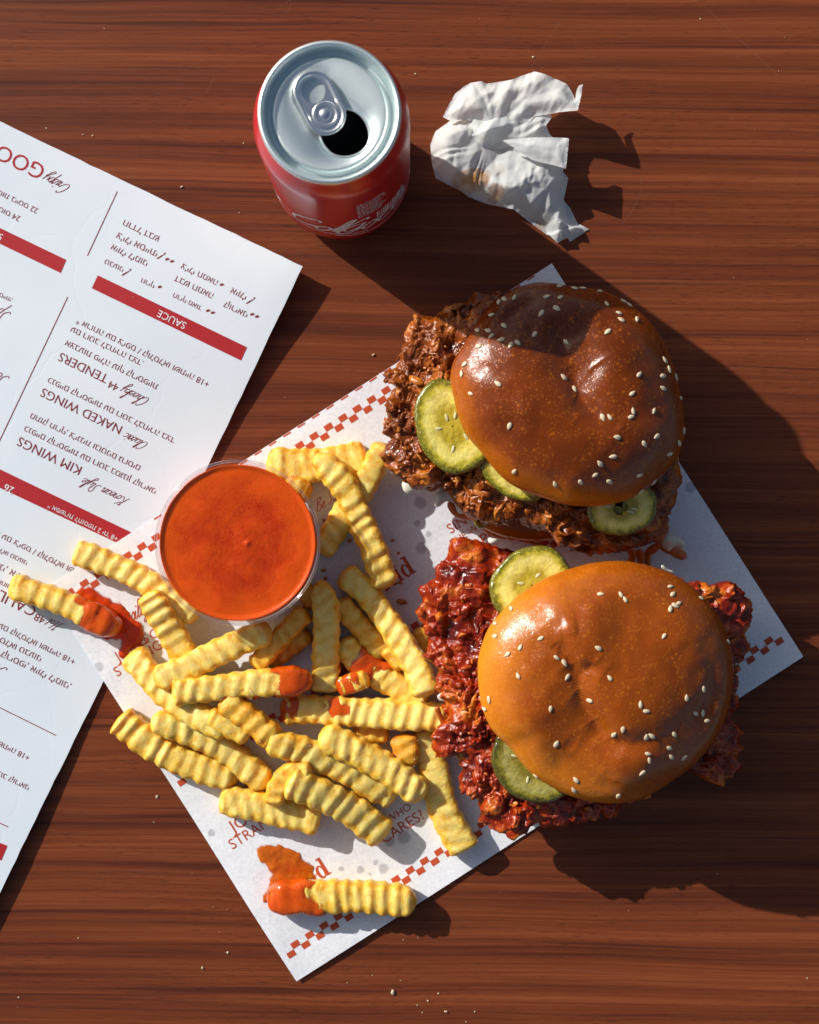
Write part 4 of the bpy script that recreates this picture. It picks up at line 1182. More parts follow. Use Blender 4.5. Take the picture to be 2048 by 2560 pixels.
fry('golden fry side beside the gap below the sauce cup', sB([(100, 900), (280, 760), (470, 620)]), 48, 16, h=8.5, tone=0.25)
fry('fry leaning from the sauced fry up to the cup', sB([(440, 430), (290, 590), (140, 750), (-20, 930)]), 54, 17, e0=4, tone=0.10)
fry('golden brown fry between the upright fry and the long pale fry', sB([(700, 350), (850, 510), (1000, 680), (1120, 850)]), 58, 18, e0=3, e1=4, tone=0.24)
fry('fry whose middle is smothered in orange sauce', sB([(740, 680), (890, 880), (1080, 1000), (1280, 1120), (1460, 1260)]), 66, 19, e0=5, sauce=[(0.16, 0.54, -0.9, 4.1, 1.2)], tone=0.04)
fry('short sauced fry end in the gap right of the upright fry', sB([(700, 1100), (830, 1060), (980, 1010)]), 44, 20, h=8.5, sauce=[(-0.2, 0.75, -9, 9, 0.5)], tone=0.15)
fry('golden fry end showing below the long horizontal fry', sB([(840, 1440), (1000, 1480), (1150, 1480)]), 48, 21, h=8.5, tone=0.18)
fry('round fry end in the shade below the long horizontal fry', sB([(1270, 1490), (1290, 1620), (1330, 1790)]), 62, 22, h=9, e1=6, tone=0.28)
fry('fry tip poking out beside the red chicken', sB([(1380, 590), (1430, 680), (1500, 800)]), 40, 23, h=8.5, tone=0.2)
fry('small fry tip under the long pale fry', sB([(1130, 740), (1190, 830), (1290, 930)]), 46, 24, h=8, tone=0.22)
fry('fry with a pointed end lying below the pale ridged fry', sB([(75, 1580), (350, 1620), (650, 1750), (900, 1880), (1210, 2060)]), 68, 25, e0=9, e1=4, amp=1.2)
fry('hooked fry end peeking from under the fry above WHO CARES', s8([(455, 285), (480, 170), (560, 70), (700, 70)]), 50, 26, h=10, e0=4, tone=0.16)
fry('pale ridged fry with a curled end beside the pointed fry', sB([(540, 1510), (760, 1590), (1000, 1720), (1240, 1870), (1450, 2050)]), 72, 27, e0=6, e1=5, amp=1.25)
fry('thick fry at the edge of the pile above the word WHO', s8([(530, 130), (750, 210), (950, 320), (1150, 470)]), 78, 28, e0=4, e1=3, amp=1.2, tone=0.02)
fry('fry lying across the slanting fry with its end under the cup', sA([(500, 1040), (800, 920), (1130, 760), (1520, 600)]), 66, 29, e0=4, e1=4, tone=0.04)
fry('fry on top of the pile with its right end coated in orange sauce', [ZA((650, 1150)), ZA((1000, 1100)), ZA((1400, 1050)), ZB((480, 1010))], 66, 30, e0=2.4, e1=7, sauce=[(0.66, 1.2, -9, 9, 1.0), (0.36, 1.2, 2.2, 4.6, 0.8)])
fry('upright pointed fry standing out on top of the pile', sB([(555, 170), (610, 480), (605, 800), (600, 1150)]), 68, 31, e0=15, e1=2.4, sauce=[(0.72, 0.95, -1.0, 0.25, 0.4)])
fry('long pale fry on top between the cup and the red chicken', sB([(740, 100), (940, 270), (1100, 480), (1250, 700), (1380, 920), (1480, 1180)]), 64, 32, e0=3.5, e1=4, tone=-0.05)
fry('long horizontal fry on top with a band of orange sauce', sB([(220, 1290), (600, 1290), (1000, 1320), (1650, 1360)]), 72, 33, e0=3, e1=3, sauce=[(0.22, 0.42, -0.3, 3.9, 1.2), (-0.2, 0.16, 0.2, 3.6, 0.7)], tone=-0.02)
fry('lone fry apart from the pile, one end dipped in red sauce', s8([(430, 850), (800, 840), (1060, 845), (1335, 880)]), 76, 34, e0=7, e1=9, sauce=[(-0.2, 0.37, -9, 9, 1.3)], amp=1.15)

# ------------------------------------------------------------------ sauce smears on the paper
def smear(label, poly, thick, seed, mat=None):
    P = np.array(poly); P = catmull(P, 9, True)
    P = P + 0.55 * np.column_stack([vnoise(np.column_stack([P / 1.6, np.zeros(len(P))]), seed + 5), vnoise(np.column_stack([P / 1.6, np.ones(len(P))]), seed + 6)])
    c = P.mean(0)
    V, F = fill(P, 0.6, seed)
    d = segdist(V[:, 0], V[:, 1], P)
    n = vnoise(np.column_stack([V / 3.5, np.zeros(len(V))]), seed); n2 = vnoise(np.column_stack([V / 1.2, np.zeros(len(V))]), seed + 1)
    z = base_z(V[:, 0], V[:, 1]) + 0.10 + thick * (1 - np.exp(-d / 1.1)) * (0.75 + 0.4 * n + 0.12 * n2)
    o = obj('sauce_smear', np.column_stack([V, z]), F, mat or SAUCE_THIN, org=(c[0], c[1], float(base_z(c[:1], c[1:])[0])), attrs={'cover': np.clip(0.25 + 0.75 * sstep(0, 2.4, d) + 0.35 * n, 0, 1)})
    tag(o, label, 'smear')
smear('wet red sauce smear around the dipped fry tip at the paper corner', pts(Z0, [(830, 760), (930, 708), (1040, 750), (1150, 815), (1260, 870), (1350, 950), (1430, 1040), (1535, 1110), (1545, 1290), (1500, 1380), (1400, 1420), (1330, 1500), (1280, 1440), (1290, 1320), (1230, 1290), (1080, 1260), (960, 1100), (880, 900)], 2.0), 1.1, 3, SAUCE_WET)
smear('brushed orange sauce streak above the lone dipped fry', pts(Z8, [(350, 570), (385, 515), (440, 508), (520, 535), (600, 570), (660, 610), (700, 660), (715, 720), (660, 740), (560, 750), (470, 780), (425, 860), (395, 870), (390, 820), (430, 760), (420, 690), (385, 640)], 1.0), 0.8, 8)

# ------------------------------------------------------------------ burgers
def outline_fn(poly, center, n=360, smooth=3):
    P = catmull(np.asarray(poly, float), 8, True) - center
    a = np.arctan2(P[:, 1], P[:, 0]); r = np.hypot(P[:, 0], P[:, 1])
    o = np.argsort(a); a = a[o]; r = r[o]
    g = np.linspace(-np.pi, np.pi, n, endpoint=False)
    rr = np.interp(g, np.r_[a[-1] - 2 * np.pi, a, a[0] + 2 * np.pi], np.r_[r[-1], r, r[0]])
    for _ in range(smooth):
        rr = 0.5 * rr + 0.25 * (np.roll(rr, 1) + np.roll(rr, -1))
    return lambda t: np.interp((t + np.pi) % (2 * np.pi) - np.pi, np.r_[g, np.pi], np.r_[rr, rr[0]])

class Bun:
    def __init__(s, poly, zeq, ztop, zbot, dents, seed, bakefn):
        s.c = np.mean(np.asarray(poly), axis=0); s.rf = outline_fn(poly, s.c); s.zeq, s.ztop, s.zbot, s.seed = zeq, ztop, zbot, seed
        s.dents = dents; s.bakefn = bakefn
    def height(s, x, y):
        x = np.asarray(x, float); y = np.asarray(y, float)
        th = np.arctan2(y - s.c[1], x - s.c[0]); rho = np.clip(np.hypot(x - s.c[0], y - s.c[1]) / s.rf(th), 0, 1)
        z = s.zeq + (s.ztop - s.zeq) * (1 - rho ** 2.35) ** 0.60
        k = sstep(1.0, 0.72, rho)
        z = z + k * 2.0 * vnoise(np.column_stack([x / 24, y / 24, np.full(len(x), s.seed)]), s.seed) + k * 0.35 * vnoise(np.column_stack([x / 7, y / 7, np.full(len(x), s.seed)]), s.seed + 1)
        wr = np.zeros(len(x))
        for (line, w, dep, pw) in s.dents:
            L = np.array(line, float)
            Q = catmull(L, 10) if len(L) > 2 else resample(L, 12)[0]
            best = np.full(len(x), 1e9); tt = np.zeros(len(x))
            for i, q in enumerate(Q):
                dd = np.hypot(x - q[0], y - q[1]); m = dd < best; best[m] = dd[m]; tt[m] = i / (len(Q) - 1)
            fade = 1.0 if w > 5.5 else np.clip(np.sin(np.pi * np.clip(tt, 0.03, 0.97)), 0, 1) ** 0.7
            z = z - dep * fade * np.exp(-(best / w) ** pw) * sstep(1.0, 0.8, rho)
            if dep > 0: wr = np.maximum(wr, np.exp(-(best / 9.0) ** 2))
        # fine skin wrinkles round the creases
        q = np.column_stack([x + 4 * vnoise(np.column_stack([x / 14, y / 14, 0 * x]), s.seed + 7), y, 0 * x])
        q = np.column_stack([q[:, 0] * 0.79 - q[:, 1] * 0.61, q[:, 0] * 0.61 + q[:, 1] * 0.79, 0 * x])
        z = z + wr * k * 0.30 * (0.5 - np.sqrt(vnoise(q / np.array([5.5, 9.0, 1.0]), s.seed + 8) ** 2 + 0.01) * 1.6)
        return z
    def build(s, parent, mat):
        nT, nR, nB = 360, 120, 26
        th = np.linspace(-np.pi, np.pi, nT, endpoint=False); R = s.rf(th)
        V = []
        rhos = np.sin(np.linspace(0.0008, 1, nR) * np.pi / 2)
        for q in rhos:
            V.append(np.column_stack([s.c[0] + q * R * np.cos(th), s.c[1] + q * R * np.sin(th), np.zeros(nT)]))
        V = np.vstack(V); V[:, 2] = s.height(V[:, 0], V[:, 1])
        low = []
        for k in range(1, nB + 1):
            a = k / nB * np.pi / 2 * 1.0
            q = 1 - 0.22 * (1 - math.cos(a)) if k < nB else 0.05
            low.append(np.column_stack([s.c[0] + q * R * np.cos(th), s.c[1] + q * R * np.sin(th), np.full(nT, s.zeq - (s.zeq - s.zbot) * math.sin(a))]))
        V = np.vstack([V] + low)
        F = gridfaces(nT, nR + nB, True)
        q = V / 5.5
        V[:nT * nR, 2] += 0.10 * vnoise(q[:nT * nR], s.seed + 4)
        tt = np.arctan2(V[:, 1] - s.c[1], V[:, 0] - s.c[0]); rho = np.hypot(V[:, 0] - s.c[0], V[:, 1] - s.c[1]) / s.rf(tt)
        rho[nT * nR:] = 1.0 + np.repeat(np.arange(1, nB + 1) / nB, nT)
        return obj('top_bun', V, F, mat, parent, attrs={'bake_shade': s.bakefn(V[:, 0] - s.c[0], V[:, 1] - s.c[1], rho)})

# one sesame seed: flat teardrop
def seed_mesh():
    nT, nP = 14, 9; V = []
    for j in range(nP):
        a = math.pi * j / (nP - 1); z = -math.cos(a)
        for i in range(nT):
            t = 2 * math.pi * i / nT; r = math.sin(a)
            x = r * math.cos(t); y = r * math.sin(t)
            tap = 1 - 0.36 * (x + 0.35 * max(x, 0)) * (x > -0.2)
            V.append((1.72 * x, 0.98 * y * max(tap, 0.25), 0.48 * z * (1 - 0.25 * max(x, 0))))
    me = mesh_data('sesame_seed', V, gridfaces(nT, nP, True))
    me.materials.append(SEED)
    return me
SEEDME = seed_mesh()

def seeds(bun, bun_obj, zf, lst, rseed):
    rs = random.Random(rseed); org = np.array(ORG[bun_obj.name])
    for p in lst:
        z = bun.ztop - 6; px = zf(p)
        for _ in range(8):
            x, y = W(px[0], px[1], z)
            d = np.array([x, y]) - bun.c; th = math.atan2(d[1], d[0]); r = np.hypot(*d); rm = float(bun.rf(np.array([th]))[0]) * 0.985
            if r > rm: d *= rm / r; x, y = bun.c + d
            z = float(bun.height(np.array([x]), np.array([y]))[0])
        e = 0.4
        hx = (bun.height(np.array([x + e]), np.array([y]))[0] - bun.height(np.array([x - e]), np.array([y]))[0]) / (2 * e)
        hy = (bun.height(np.array([x]), np.array([y + e]))[0] - bun.height(np.array([x]), np.array([y - e]))[0]) / (2 * e)
        hx, hy = max(-2.2, min(2.2, hx)), max(-2.2, min(2.2, hy))
        nrm = Vector((-hx, -hy, 1)).normalized()
        o = bpy.data.objects.new('sesame_seed', SEEDME); COL.objects.link(o); o.parent = bun_obj
        q = nrm.to_track_quat('Z', 'Y') @ Vector((0, 0, 1)).rotation_difference(Vector((0, 0, 1)))
        o.rotation_mode = 'QUATERNION'
        from mathutils import Quaternion
        o.rotation_quaternion = q @ Quaternion((0, 0, 1), rs.uniform(0, 6.28))
        k = rs.uniform(0.88, 1.08); o.scale = (k, k * rs.uniform(0.92, 1.1), k)
        pz = np.array([x, y, z]) + np.array(nrm) * 0.22
        o.location = Vector((pz - org) * S)

def icos():
    bm = __import__('bmesh').new(); __import__('bmesh').ops.create_icosphere(bm, subdivisions=2, radius=1.0)
    V = np.array([v.co[:] for v in bm.verts]); F = [tuple(v.index for v in f.verts) for f in bm.faces]; bm.free()
    return V, F
IV, IF = icos()

def chicken(parent, poly, zeq, ztop, zbot, seed, mat, nflake, zslope=(0, 0), label=None, tone0=0.0):
    poly = np.asarray(poly, float); c = poly.mean(0); rf = outline_fn(poly, c, 720, 1)
    nT, nR, nB = 820, 160, 40
    th = np.linspace(-np.pi, np.pi, nT, endpoint=False); R = rf(th) - 1.2
    V = []; Nr = []
    for k in range(nR):
        q = max(0.004, (k / (nR - 1))); 
        q = q ** 0.8
        z = zeq + (ztop - zeq) * (1 - q ** 7) ** 0.5
        V.append(np.column_stack([c[0] + q * R * np.cos(th), c[1] + q * R * np.sin(th), np.full(nT, z)]))
        b = q ** 9; nz = math.sqrt(max(0, 1 - b * b)) + 0.02
        Nr.append(np.column_stack([b * np.cos(th), b * np.sin(th), np.full(nT, nz)]))
    for k in range(1, nB + 1):
        a = k / nB; q = 1 - 0.30 * a ** 2.0; z = zeq - (zeq - zbot) * math.sin(a * math.pi / 2)
        if k == nB: q = 0.05
        V.append(np.column_stack([c[0] + q * R * np.cos(th), c[1] + q * R * np.sin(th), np.full(nT, z)]))
        Nr.append(np.column_stack([np.cos(th) * (1 - a), np.sin(th) * (1 - a), np.full(nT, -0.15 - a)]))
    V = np.vstack(V); Nr = np.vstack(Nr); Nr /= np.linalg.norm(Nr, axis=1)[:, None]
    V[:, 2] += zslope[0] * (V[:, 0] - c[0]) + zslope[1] * (V[:, 1] - c[1])
    p = V + 1.8 * np.column_stack([vnoise(V / 6, seed), vnoise(V / 6, seed + 1), vnoise(V / 6, seed + 2)])
    f1, f2, ci = worley(p / 10.5, seed); g1, g2, ci2 = worley(p / 4.6, seed + 3); h1, _, _ = worley(p / 2.0, seed + 5)
    rg = 1 - np.abs(vnoise(p / np.array([7.0, 4.0, 5.0]), seed + 8)) * 2.2; rg2 = np.abs(vnoise(p / 4.4, seed + 9)) * 2.4 - 0.8
    big = fbm(V / 17, 3, seed + 6)
    rg3 = np.abs(vnoise(p / 1.7, seed + 10)) * 2.4 - 0.8
    act = sstep(-0.35, 0.35, vnoise(V / 11, seed + 30))        # smooth patches between crusted ones
    d = 3.2 * big + 4.6 * (0.62 - f1) * (0.5 + 1.0 * ci) + (0.4 + act) * (1.3 * (0.55 - g1) * (0.3 + ci2) + 0.70 * (0.5 - h1) + 0.9 * rg2 + 0.50 * rg3) + 1.0 * rg
    V = V + Nr * d[:, None]
    V += 0.9 * np.column_stack([vnoise(p / 3.2, seed + 12), vnoise(p / 3.2, seed + 13), np.zeros(len(V))])
    F = gridfaces(nT, nR + nB, True)
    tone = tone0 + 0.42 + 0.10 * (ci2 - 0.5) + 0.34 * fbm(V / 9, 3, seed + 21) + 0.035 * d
    ch = obj('fried_chicken', V, F, mat, parent, attrs={'tone': np.clip(tone, 0, 1)})
    if label: ch['label'] = label
    # loose flakes of crust standing off the surface
    rs = np.random.RandomState(seed); mb = MB(); tn = []
    rows = rs.choice(np.arange(int(nR * 0.35) * nT, (nR + int(nB * 0.45)) * nT), nflake)
    for v in rows:
        s = 0.45 + 2.2 * rs.uniform(0, 1) ** 5; sc = np.array([s * rs.uniform(1.0, 1.9), s * rs.uniform(0.6, 1.1), s * rs.uniform(0.35, 0.65)])
        Q = IV * (1 + 0.45 * vnoise(IV * 1.6 + rs.uniform(0, 99), seed))[:, None] * sc
        Q[:, 2] += 0.18 * (Q[:, 0] ** 2) / max(sc[0], 0.1) * rs.uniform(-1, 1)
        n = Nr[v] + rs.normal(0, 0.45, 3); n[2] = abs(n[2]) * 0.8 + 0.2 if v < nR * nT else n[2]; n /= np.linalg.norm(n)
        u = np.cross(n, rs.normal(0, 1, 3)); u /= np.linalg.norm(u); w = np.cross(n, u)
        Q = Q[:, :1] * u + Q[:, 1:2] * w + Q[:, 2:] * n + V[v] + n * sc[2] * 0.35
        mb.add(Q, IF); tn += [float(np.clip(tone0 + 0.68 + rs.normal(0, 0.20), 0, 1))] * len(Q)
    fl = obj('crust_flakes', mb.verts(), mb.F, mat, parent, attrs={'tone': tn}); fl['kind'] = 'stuff'
    return V

def pickle(parent, zf, ctr, rx, ry, ang, z, tilt, mat, seed, hole=None, scl=1.0, label=None):
    """a slice: ctr and radii in zoom pixels (scl = zoom pixels per photo pixel); tilt = (dz/dx, dz/dy)"""
    c = np.array(W(*zf(ctr), z)); k = (D - z) / (D * PXMM) / scl
    nT = 72; th = np.linspace(0, 2 * np.pi, nT, endpoint=False)
    prof = [(0.02, 1.25), (0.15, 1.2), (0.28, 1.05), (0.42, 1.1), (0.55, 1.4), (0.68, 1.5), (0.78, 1.5), (0.86, 1.55), (0.92, 1.6), (0.965, 1.4), (1.0, 0.7), (1.01, 0.0), (1.0, -0.8), (0.95, -1.4), (0.6, -1.4), (0.02, -1.4)]
    V = []; rad = []
    for q, h in prof:
        rr = q * (1 + 0.025 * np.cos(3 * th + seed) + 0.012 * np.cos(7 * th + seed * 2))
        x = rx * k * rr * np.cos(th); y = ry * k * rr * np.sin(th)
        X = x * math.cos(ang) - y * math.sin(ang); Y = x * math.sin(ang) + y * math.cos(ang)
        V.append(np.column_stack([c[0] + X, c[1] + Y, z + h + tilt[0] * X + tilt[1] * Y + 0.5 * np.cos(2 * th + seed) * q * q])); rad += [min(q, 1)] * nT
    V = np.vstack(V); V[:, 2] += 0.28 * vnoise(V / 3.0, int(seed)) * (np.array(rad) < 0.9)
    rad = np.array(rad) + 0.0
    F = gridfaces(nT, len(prof), True)
    if hole is not None:
        hc = np.array(W(*zf(hole[0]), z)); ce = np.array([V[list(f)].mean(0) for f in F])
        F = [f for f, m in zip(F, ce) if np.hypot((m[0] - hc[0]) / (hole[1] * k), (m[1] - hc[1]) / (hole[2] * k)) > 1]
    o = obj('pickle_slice', V, F, mat, parent, attrs={'rad': rad})
    if label: o['label'] = label
    rs = random.Random(int(seed * 7))
    for j in range(5):
        a = j * 2.4 + rs.uniform(-0.5, 0.5) + seed; q = rs.uniform(0.2, 0.55)
        x = rx * k * q * math.cos(a); y = ry * k * q * math.sin(a)
        X = x * math.cos(ang) - y * math.sin(ang); Y = x * math.sin(ang) + y * math.cos(ang)
        if hole is not None and np.hypot((c[0] + X - hc[0]) / (hole[1] * k), (c[1] + Y - hc[1]) / (hole[2] * k)) < 1.2: continue
        b = math.atan2(Y, X) + rs.uniform(-.3, .3)
        Q = IV * np.array([1.7, 0.7, 0.25]); Q = np.column_stack([Q[:, 0] * math.cos(b) - Q[:, 1] * math.sin(b), Q[:, 0] * math.sin(b) + Q[:, 1] * math.cos(b), Q[:, 2]])
        obj('pickle_seed', Q + np.array([c[0] + X, c[1] + Y, z + 1.25 + tilt[0] * X + tilt[1] * Y]), IF, PSEED, o)
    return o

def bottom_bun(parent, c, rx, ry, z0, z1, mat, seed):
    nT = 120; th = np.linspace(0, 2 * np.pi, nT, endpoint=False); V = []
    prof = [(0.05, 0.0), (0.90, 0.0), (0.97, 0.12), (1.0, 0.4), (1.0, 0.7), (0.98, 0.95), (0.9, 1.0), (0.05, 1.0)]
    for q, h in prof:
        r = q * (1 + 0.03 * np.cos(2 * th + seed) + 0.02 * np.cos(3 * th))
        V.append(np.column_stack([c[0] + rx * r * np.cos(th), c[1] + ry * r * np.sin(th), np.full(nT, z0 + (z1 - z0) * h)]))
    V = np.vstack(V); V += 0.4 * np.column_stack([vnoise(V / 6, seed), vnoise(V / 6, seed + 1), 0 * V[:, 0]])
    return obj('bottom_bun', V, gridfaces(nT, len(prof), True), mat, parent, attrs={'bake_shade': np.full(len(V), 0.35)})

def shred(parent, name, zf, P, zs, r, mat, flat=0.6):
    Q = np.array([(*W(*zf(p), z), z) for p, z in zip(P, zs)]); Q = catmull(Q, 6)
    R = np.interp(np.linspace(0, 1, len(Q)), [0, 0.12, 0.85, 1], [0.35, 1, 0.9, 0.3]) * r
    R = R * (1 + 0.15 * vnoise(Q / 3, 3))
    V, F = tube(Q, R, 10, flat); return obj(name, V, F, mat, parent)

def cabbage(parent, zf, poly, z, thick, seed):
    P = catmull(np.array(pts(zf, poly, z)), 5, True); V, F = fill(P, 0.7, seed)
    d = segdist(V[:, 0], V[:, 1], P); h = thick * (1 - np.exp(-d / 1.0)) + 0.5 * vnoise(np.column_stack([V / 3, np.zeros(len(V))]), seed)
    n = len(V)
    return obj('cabbage_shred', np.vstack([np.column_stack([V, z + h]), np.column_stack([V, np.full(n, z - 1.0)])]), [tuple(f) for f in F] + [tuple(int(i) + n for i in f[::-1]) for f in F], CABBAGE, parent)

PZ = 1.2
# ---- upper burger, brown chicken
b1 = thing('chicken_burger', (*W(1420, 1000, 45), PZ), 'fried chicken burger with brown crust and dark shiny sesame bun next to the napkin', 'burger', 'fried chicken burgers')
Z5c = lambda L, z: pts(Z5, L, z)
ch1 = [(640, 165), (560, 185), (480, 225), (410, 262), (350, 280), (260, 288), (205, 335), (178, 420), (155, 480), (148, 540), (88, 580), (82, 622), (128, 645), (105, 695), (72, 740), (80, 800), (62, 850), (84, 900), (95, 950), (78, 1000), (100, 1052),
       (160, 1090), (200, 1125), (240, 1160), (310, 1166), (360, 1180), (425, 1185), (460, 1235), (490, 1290), (560, 1322), (620, 1330), (690, 1342), (760, 1342), (850, 1372), (915, 1392), (960, 1455), (1050, 1490), (1150, 1488), (1280, 1482), (1400, 1462),
       (1470, 1422), (1502, 1380), (1492, 1320), (1530, 1260), (1552, 1180), (1562, 1080), (1560, 980), (1500, 800), (1400, 600), (1250, 420), (1050, 270), (850, 190), (740, 165)]
bottom_bun(b1, W(*Z5((860, 900)), 10), 52, 47, PZ, 17, BUN_A, 3)
chicken(b1, Z5c(ch1, 27), 26, 35, 17.5, 41, CRUST_A, 330, (0.02, 0.01), 'brown craggy fried chicken fillet')
pickle(b1, Z5, (425, 855), 185, 245, math.radians(22), 40.5, (0.05, -0.03), PICKLE, 1.0, scl=2.0058, label='large pickle slice beside the bun')
pickle(b1, Z5, (745, 1075), 190, 140, math.radians(-30), 40.0, (0.0, 0.10), PICKLE, 2.0, scl=2.0058)
pickle(b1, Z5, (1278, 1262), 178, 138, math.radians(16), 40.0, (0.0, 0.08), PICKLE, 3.0, hole=((1262, 1252), 32, 44), scl=2.0058, label='pickle slice with a hole in its middle')
bn1 = [(870, 130), (1000, 146), (1180, 175), (1300, 232), (1400, 312), (1465, 400), (1522, 520), (1558, 640), (1582, 760), (1590, 880), (1572, 970), (1530, 1042), (1470, 1110), (1400, 1170), (1320, 1215), (1220, 1246), (1120, 1256), (1010, 1250),
       (920, 1226), (830, 1195), (745, 1160), (680, 1115), (620, 1050), (570, 985), (520, 930), (480, 870), (450, 790), (428, 700), (414, 610), (428, 530), (470, 460), (520, 380), (570, 300), (620, 235), (690, 188), (770, 150)]
Zt = 60
d1 = [(Z5c([(800, 300), (930, 420), (1020, 560)], 66), 13.0, 4.6, 2), (Z5c([(1010, 540), (1045, 640), (1080, 730), (1160, 815), (1260, 885)], 66), 4.5, 3.2, 1.6), (Z5c([(1040, 420), (1110, 560), (1130, 680)], 66), 12.0, 2.6, 2),
      (Z5c([(1080, 230), (1200, 380)], 66), 16.0, -2.2, 2), (Z5c([(930, 330), (1010, 470)], 66), 2.6, 1.6, 1.5), (Z5c([(800, 330), (860, 440)], 66), 2.4, 1.3, 1.5), (Z5c([(1320, 640), (1290, 830)], 66), 15, -2.0, 2)]
bun1 = Bun(Z5c(bn1, 50), 49.0, 68.5, 40.5, d1, 61, lambda x, y, r: np.clip(0.70 - 0.38 * sstep(0.62, 1.0, r) * (0.35 + 0.65 * sstep(12, -30, 0.75 * y + 0.5 * x)) - 0.55 * sstep(1.0, 1.5, r) + 0.18 * sstep(0, 40, y), 0, 1))  # baked browning plus the can's shadow put in: upper half darker
o1 = bun1.build(b1, BUN_A)
seeds(bun1, o1, Z5, [(962, 152), (1036, 162), (1078, 158), (1168, 170), (898, 203), (966, 207), (684, 217), (656, 232), (735, 207), (1197, 240), (1290, 218), (1315, 238), (947, 262), (869, 288), (620, 295), (1258, 286), (1270, 320), (1349, 318), (683, 350),
      (1202, 380), (549, 372), (602, 374), (618, 402), (835, 393), (667, 420), (751, 435), (716, 447), (554, 454), (995, 432), (484, 543), (470, 590), (516, 690), (652, 640), (982, 608), (1036, 667), (1360, 594), (1489, 522), (1511, 569), (1480, 602), (1326, 689),
      (1480, 664), (1550, 608), (1330, 778), (1320, 807), (1434, 778), (1178, 810), (1213, 808), (1250, 909), (1448, 905), (1386, 943), (1512, 993), (1229, 1006), (1164, 1041), (1139, 1098), (735, 1080), (710, 853), (939, 1143), (1067, 1134), (1212, 1132),
      (1363, 1099), (1560, 938), (1596, 880), (1580, 712), (1440, 1140), (1380, 1195)], 5)
cabbage(b1, Z5, [(172, 1135), (215, 1115), (300, 1130), (345, 1165), (330, 1185), (250, 1185), (205, 1195), (178, 1175)], 16, 2.4, 1)
cabbage(b1, Z5, [(345, 1180), (420, 1150), (480, 1200), (500, 1280), (455, 1290), (430, 1240), (395, 1230), (350, 1258), (332, 1240)], 13, 1.8, 2)
cabbage(b1, Z5, [(1470, 1420), (1500, 1395), (1560, 1410), (1592, 1440), (1580, 1470), (1540, 1455), (1510, 1480), (1478, 1455)], 15, 3.0, 3)
shred(b1, 'carrot_shred', Z5, [(405, 1235), (440, 1285), (490, 1305), (550, 1300)], [13, 11, 11, 13], 1.7, CARROT)
shred(b1, 'carrot_shred', Z5, [(1470, 1440), (1530, 1478), (1598, 1512)], [12, 10, 8], 2.6, CARROT)
shred(b1, 'carrot_shred', Z5, [(1300, 1450), (1330, 1500), (1300, 1560)], [16, 12, 8], 2.0, CARROT)
shred(b1, 'carrot_shred', Z5, [(1480, 1440), (1430, 1470), (1400, 1500), (1410, 1560)], [15, 12, 9, 6], 1.9, CARROT)
shred(b1, 'carrot_shred', Z5, [(660, 1330), (715, 1415), (770, 1345)], [17, 12, 17], 1.1, CARROT)
shred(b1, 'carrot_shred', Z5, [(890, 1345), (850, 1400), (835, 1430)], [18, 15, 13], 2.6, CARROT)
shred(b1, 'carrot_shred', Z5, [(520, 1320), (640, 1400), (760, 1420), (900, 1460)], [11, 8, 7, 7], 1.0, CARROT)
shred(b1, 'cabbage_shred', Z5, [(770, 1350), (830, 1390), (900, 1400)], [16, 14, 14], 2.2, CABBAGE)
shred(b1, 'cabbage_shred', Z5, [(540, 1320), (570, 1345), (600, 1330)], [18, 15, 17], 2.2, PICKLE_D)
shred(b1, 'carrot_shred', Z5, [(1360, 1470), (1370, 1520), (1350, 1580)], [14, 10, 6], 1.8, CARROT)

# ---- lower burger, red chicken
b2 = thing('chicken_burger', (*W(1510, 1720, 45), PZ), 'fried chicken burger with red saucy crust and golden orange sesame bun beside the fries', 'burger', 'fried chicken burgers')
Z6c = lambda L, z: pts(Z6, L, z)
ch2 = [(250, 88), (210, 140), (160, 190), (130, 260), (85, 310), (95, 370), (88, 440), (108, 510), (125, 570), (98, 605), (145, 645), (180, 672), (170, 720), (190, 790), (222, 835), (212, 890), (160, 950), (150, 1000), (190, 1060), (250, 1062), (270, 1120), (278, 1180),
       (300, 1232), (350, 1272), (370, 1330), (430, 1385), (510, 1438), (555, 1420), (600, 1385), (680, 1372), (760, 1355), (850, 1340), (960, 1332), (1010, 1270), (1120, 1230), (1230, 1168), (1290, 1150), (1340, 1152), (1400, 1172), (1420, 1205), (1455, 1160), (1540, 1130),
       (1520, 1080), (1542, 1010), (1530, 930), (1495, 880), (1530, 810), (1512, 760), (1522, 680), (1532, 600), (1582, 570), (1556, 510), (1590, 460), (1572, 400), (1552, 355), (1520, 298), (1450, 278), (1390, 300), (1330, 285), (1200, 260), (1000, 240), (800, 230), (640, 200), (510, 140), (400, 110), (330, 88)]
bottom_bun(b2, W(*Z6((880, 780)), 10), 52, 50, PZ, 17, BUN_B, 5)
chicken(b2, Z6c(ch2, 27), 26, 35, 17.5, 77, CRUST_B, 300, (0.01, 0.0), 'red sauced fried chicken fillet')
pickle(b2, Z6, (592, 292), 190, 168, math.radians(28), 40.5, (0.04, -0.05), PICKLE, 4.0, scl=1.7969, label='round pickle slice on the red chicken')
pickle(b2, Z6, (600, 1090), 205, 170, math.radians(-42), 40.0, (0.05, 0.05), PICKLE_D, 5.0, scl=1.7969, label='dark olive pickle slice under the golden bun')
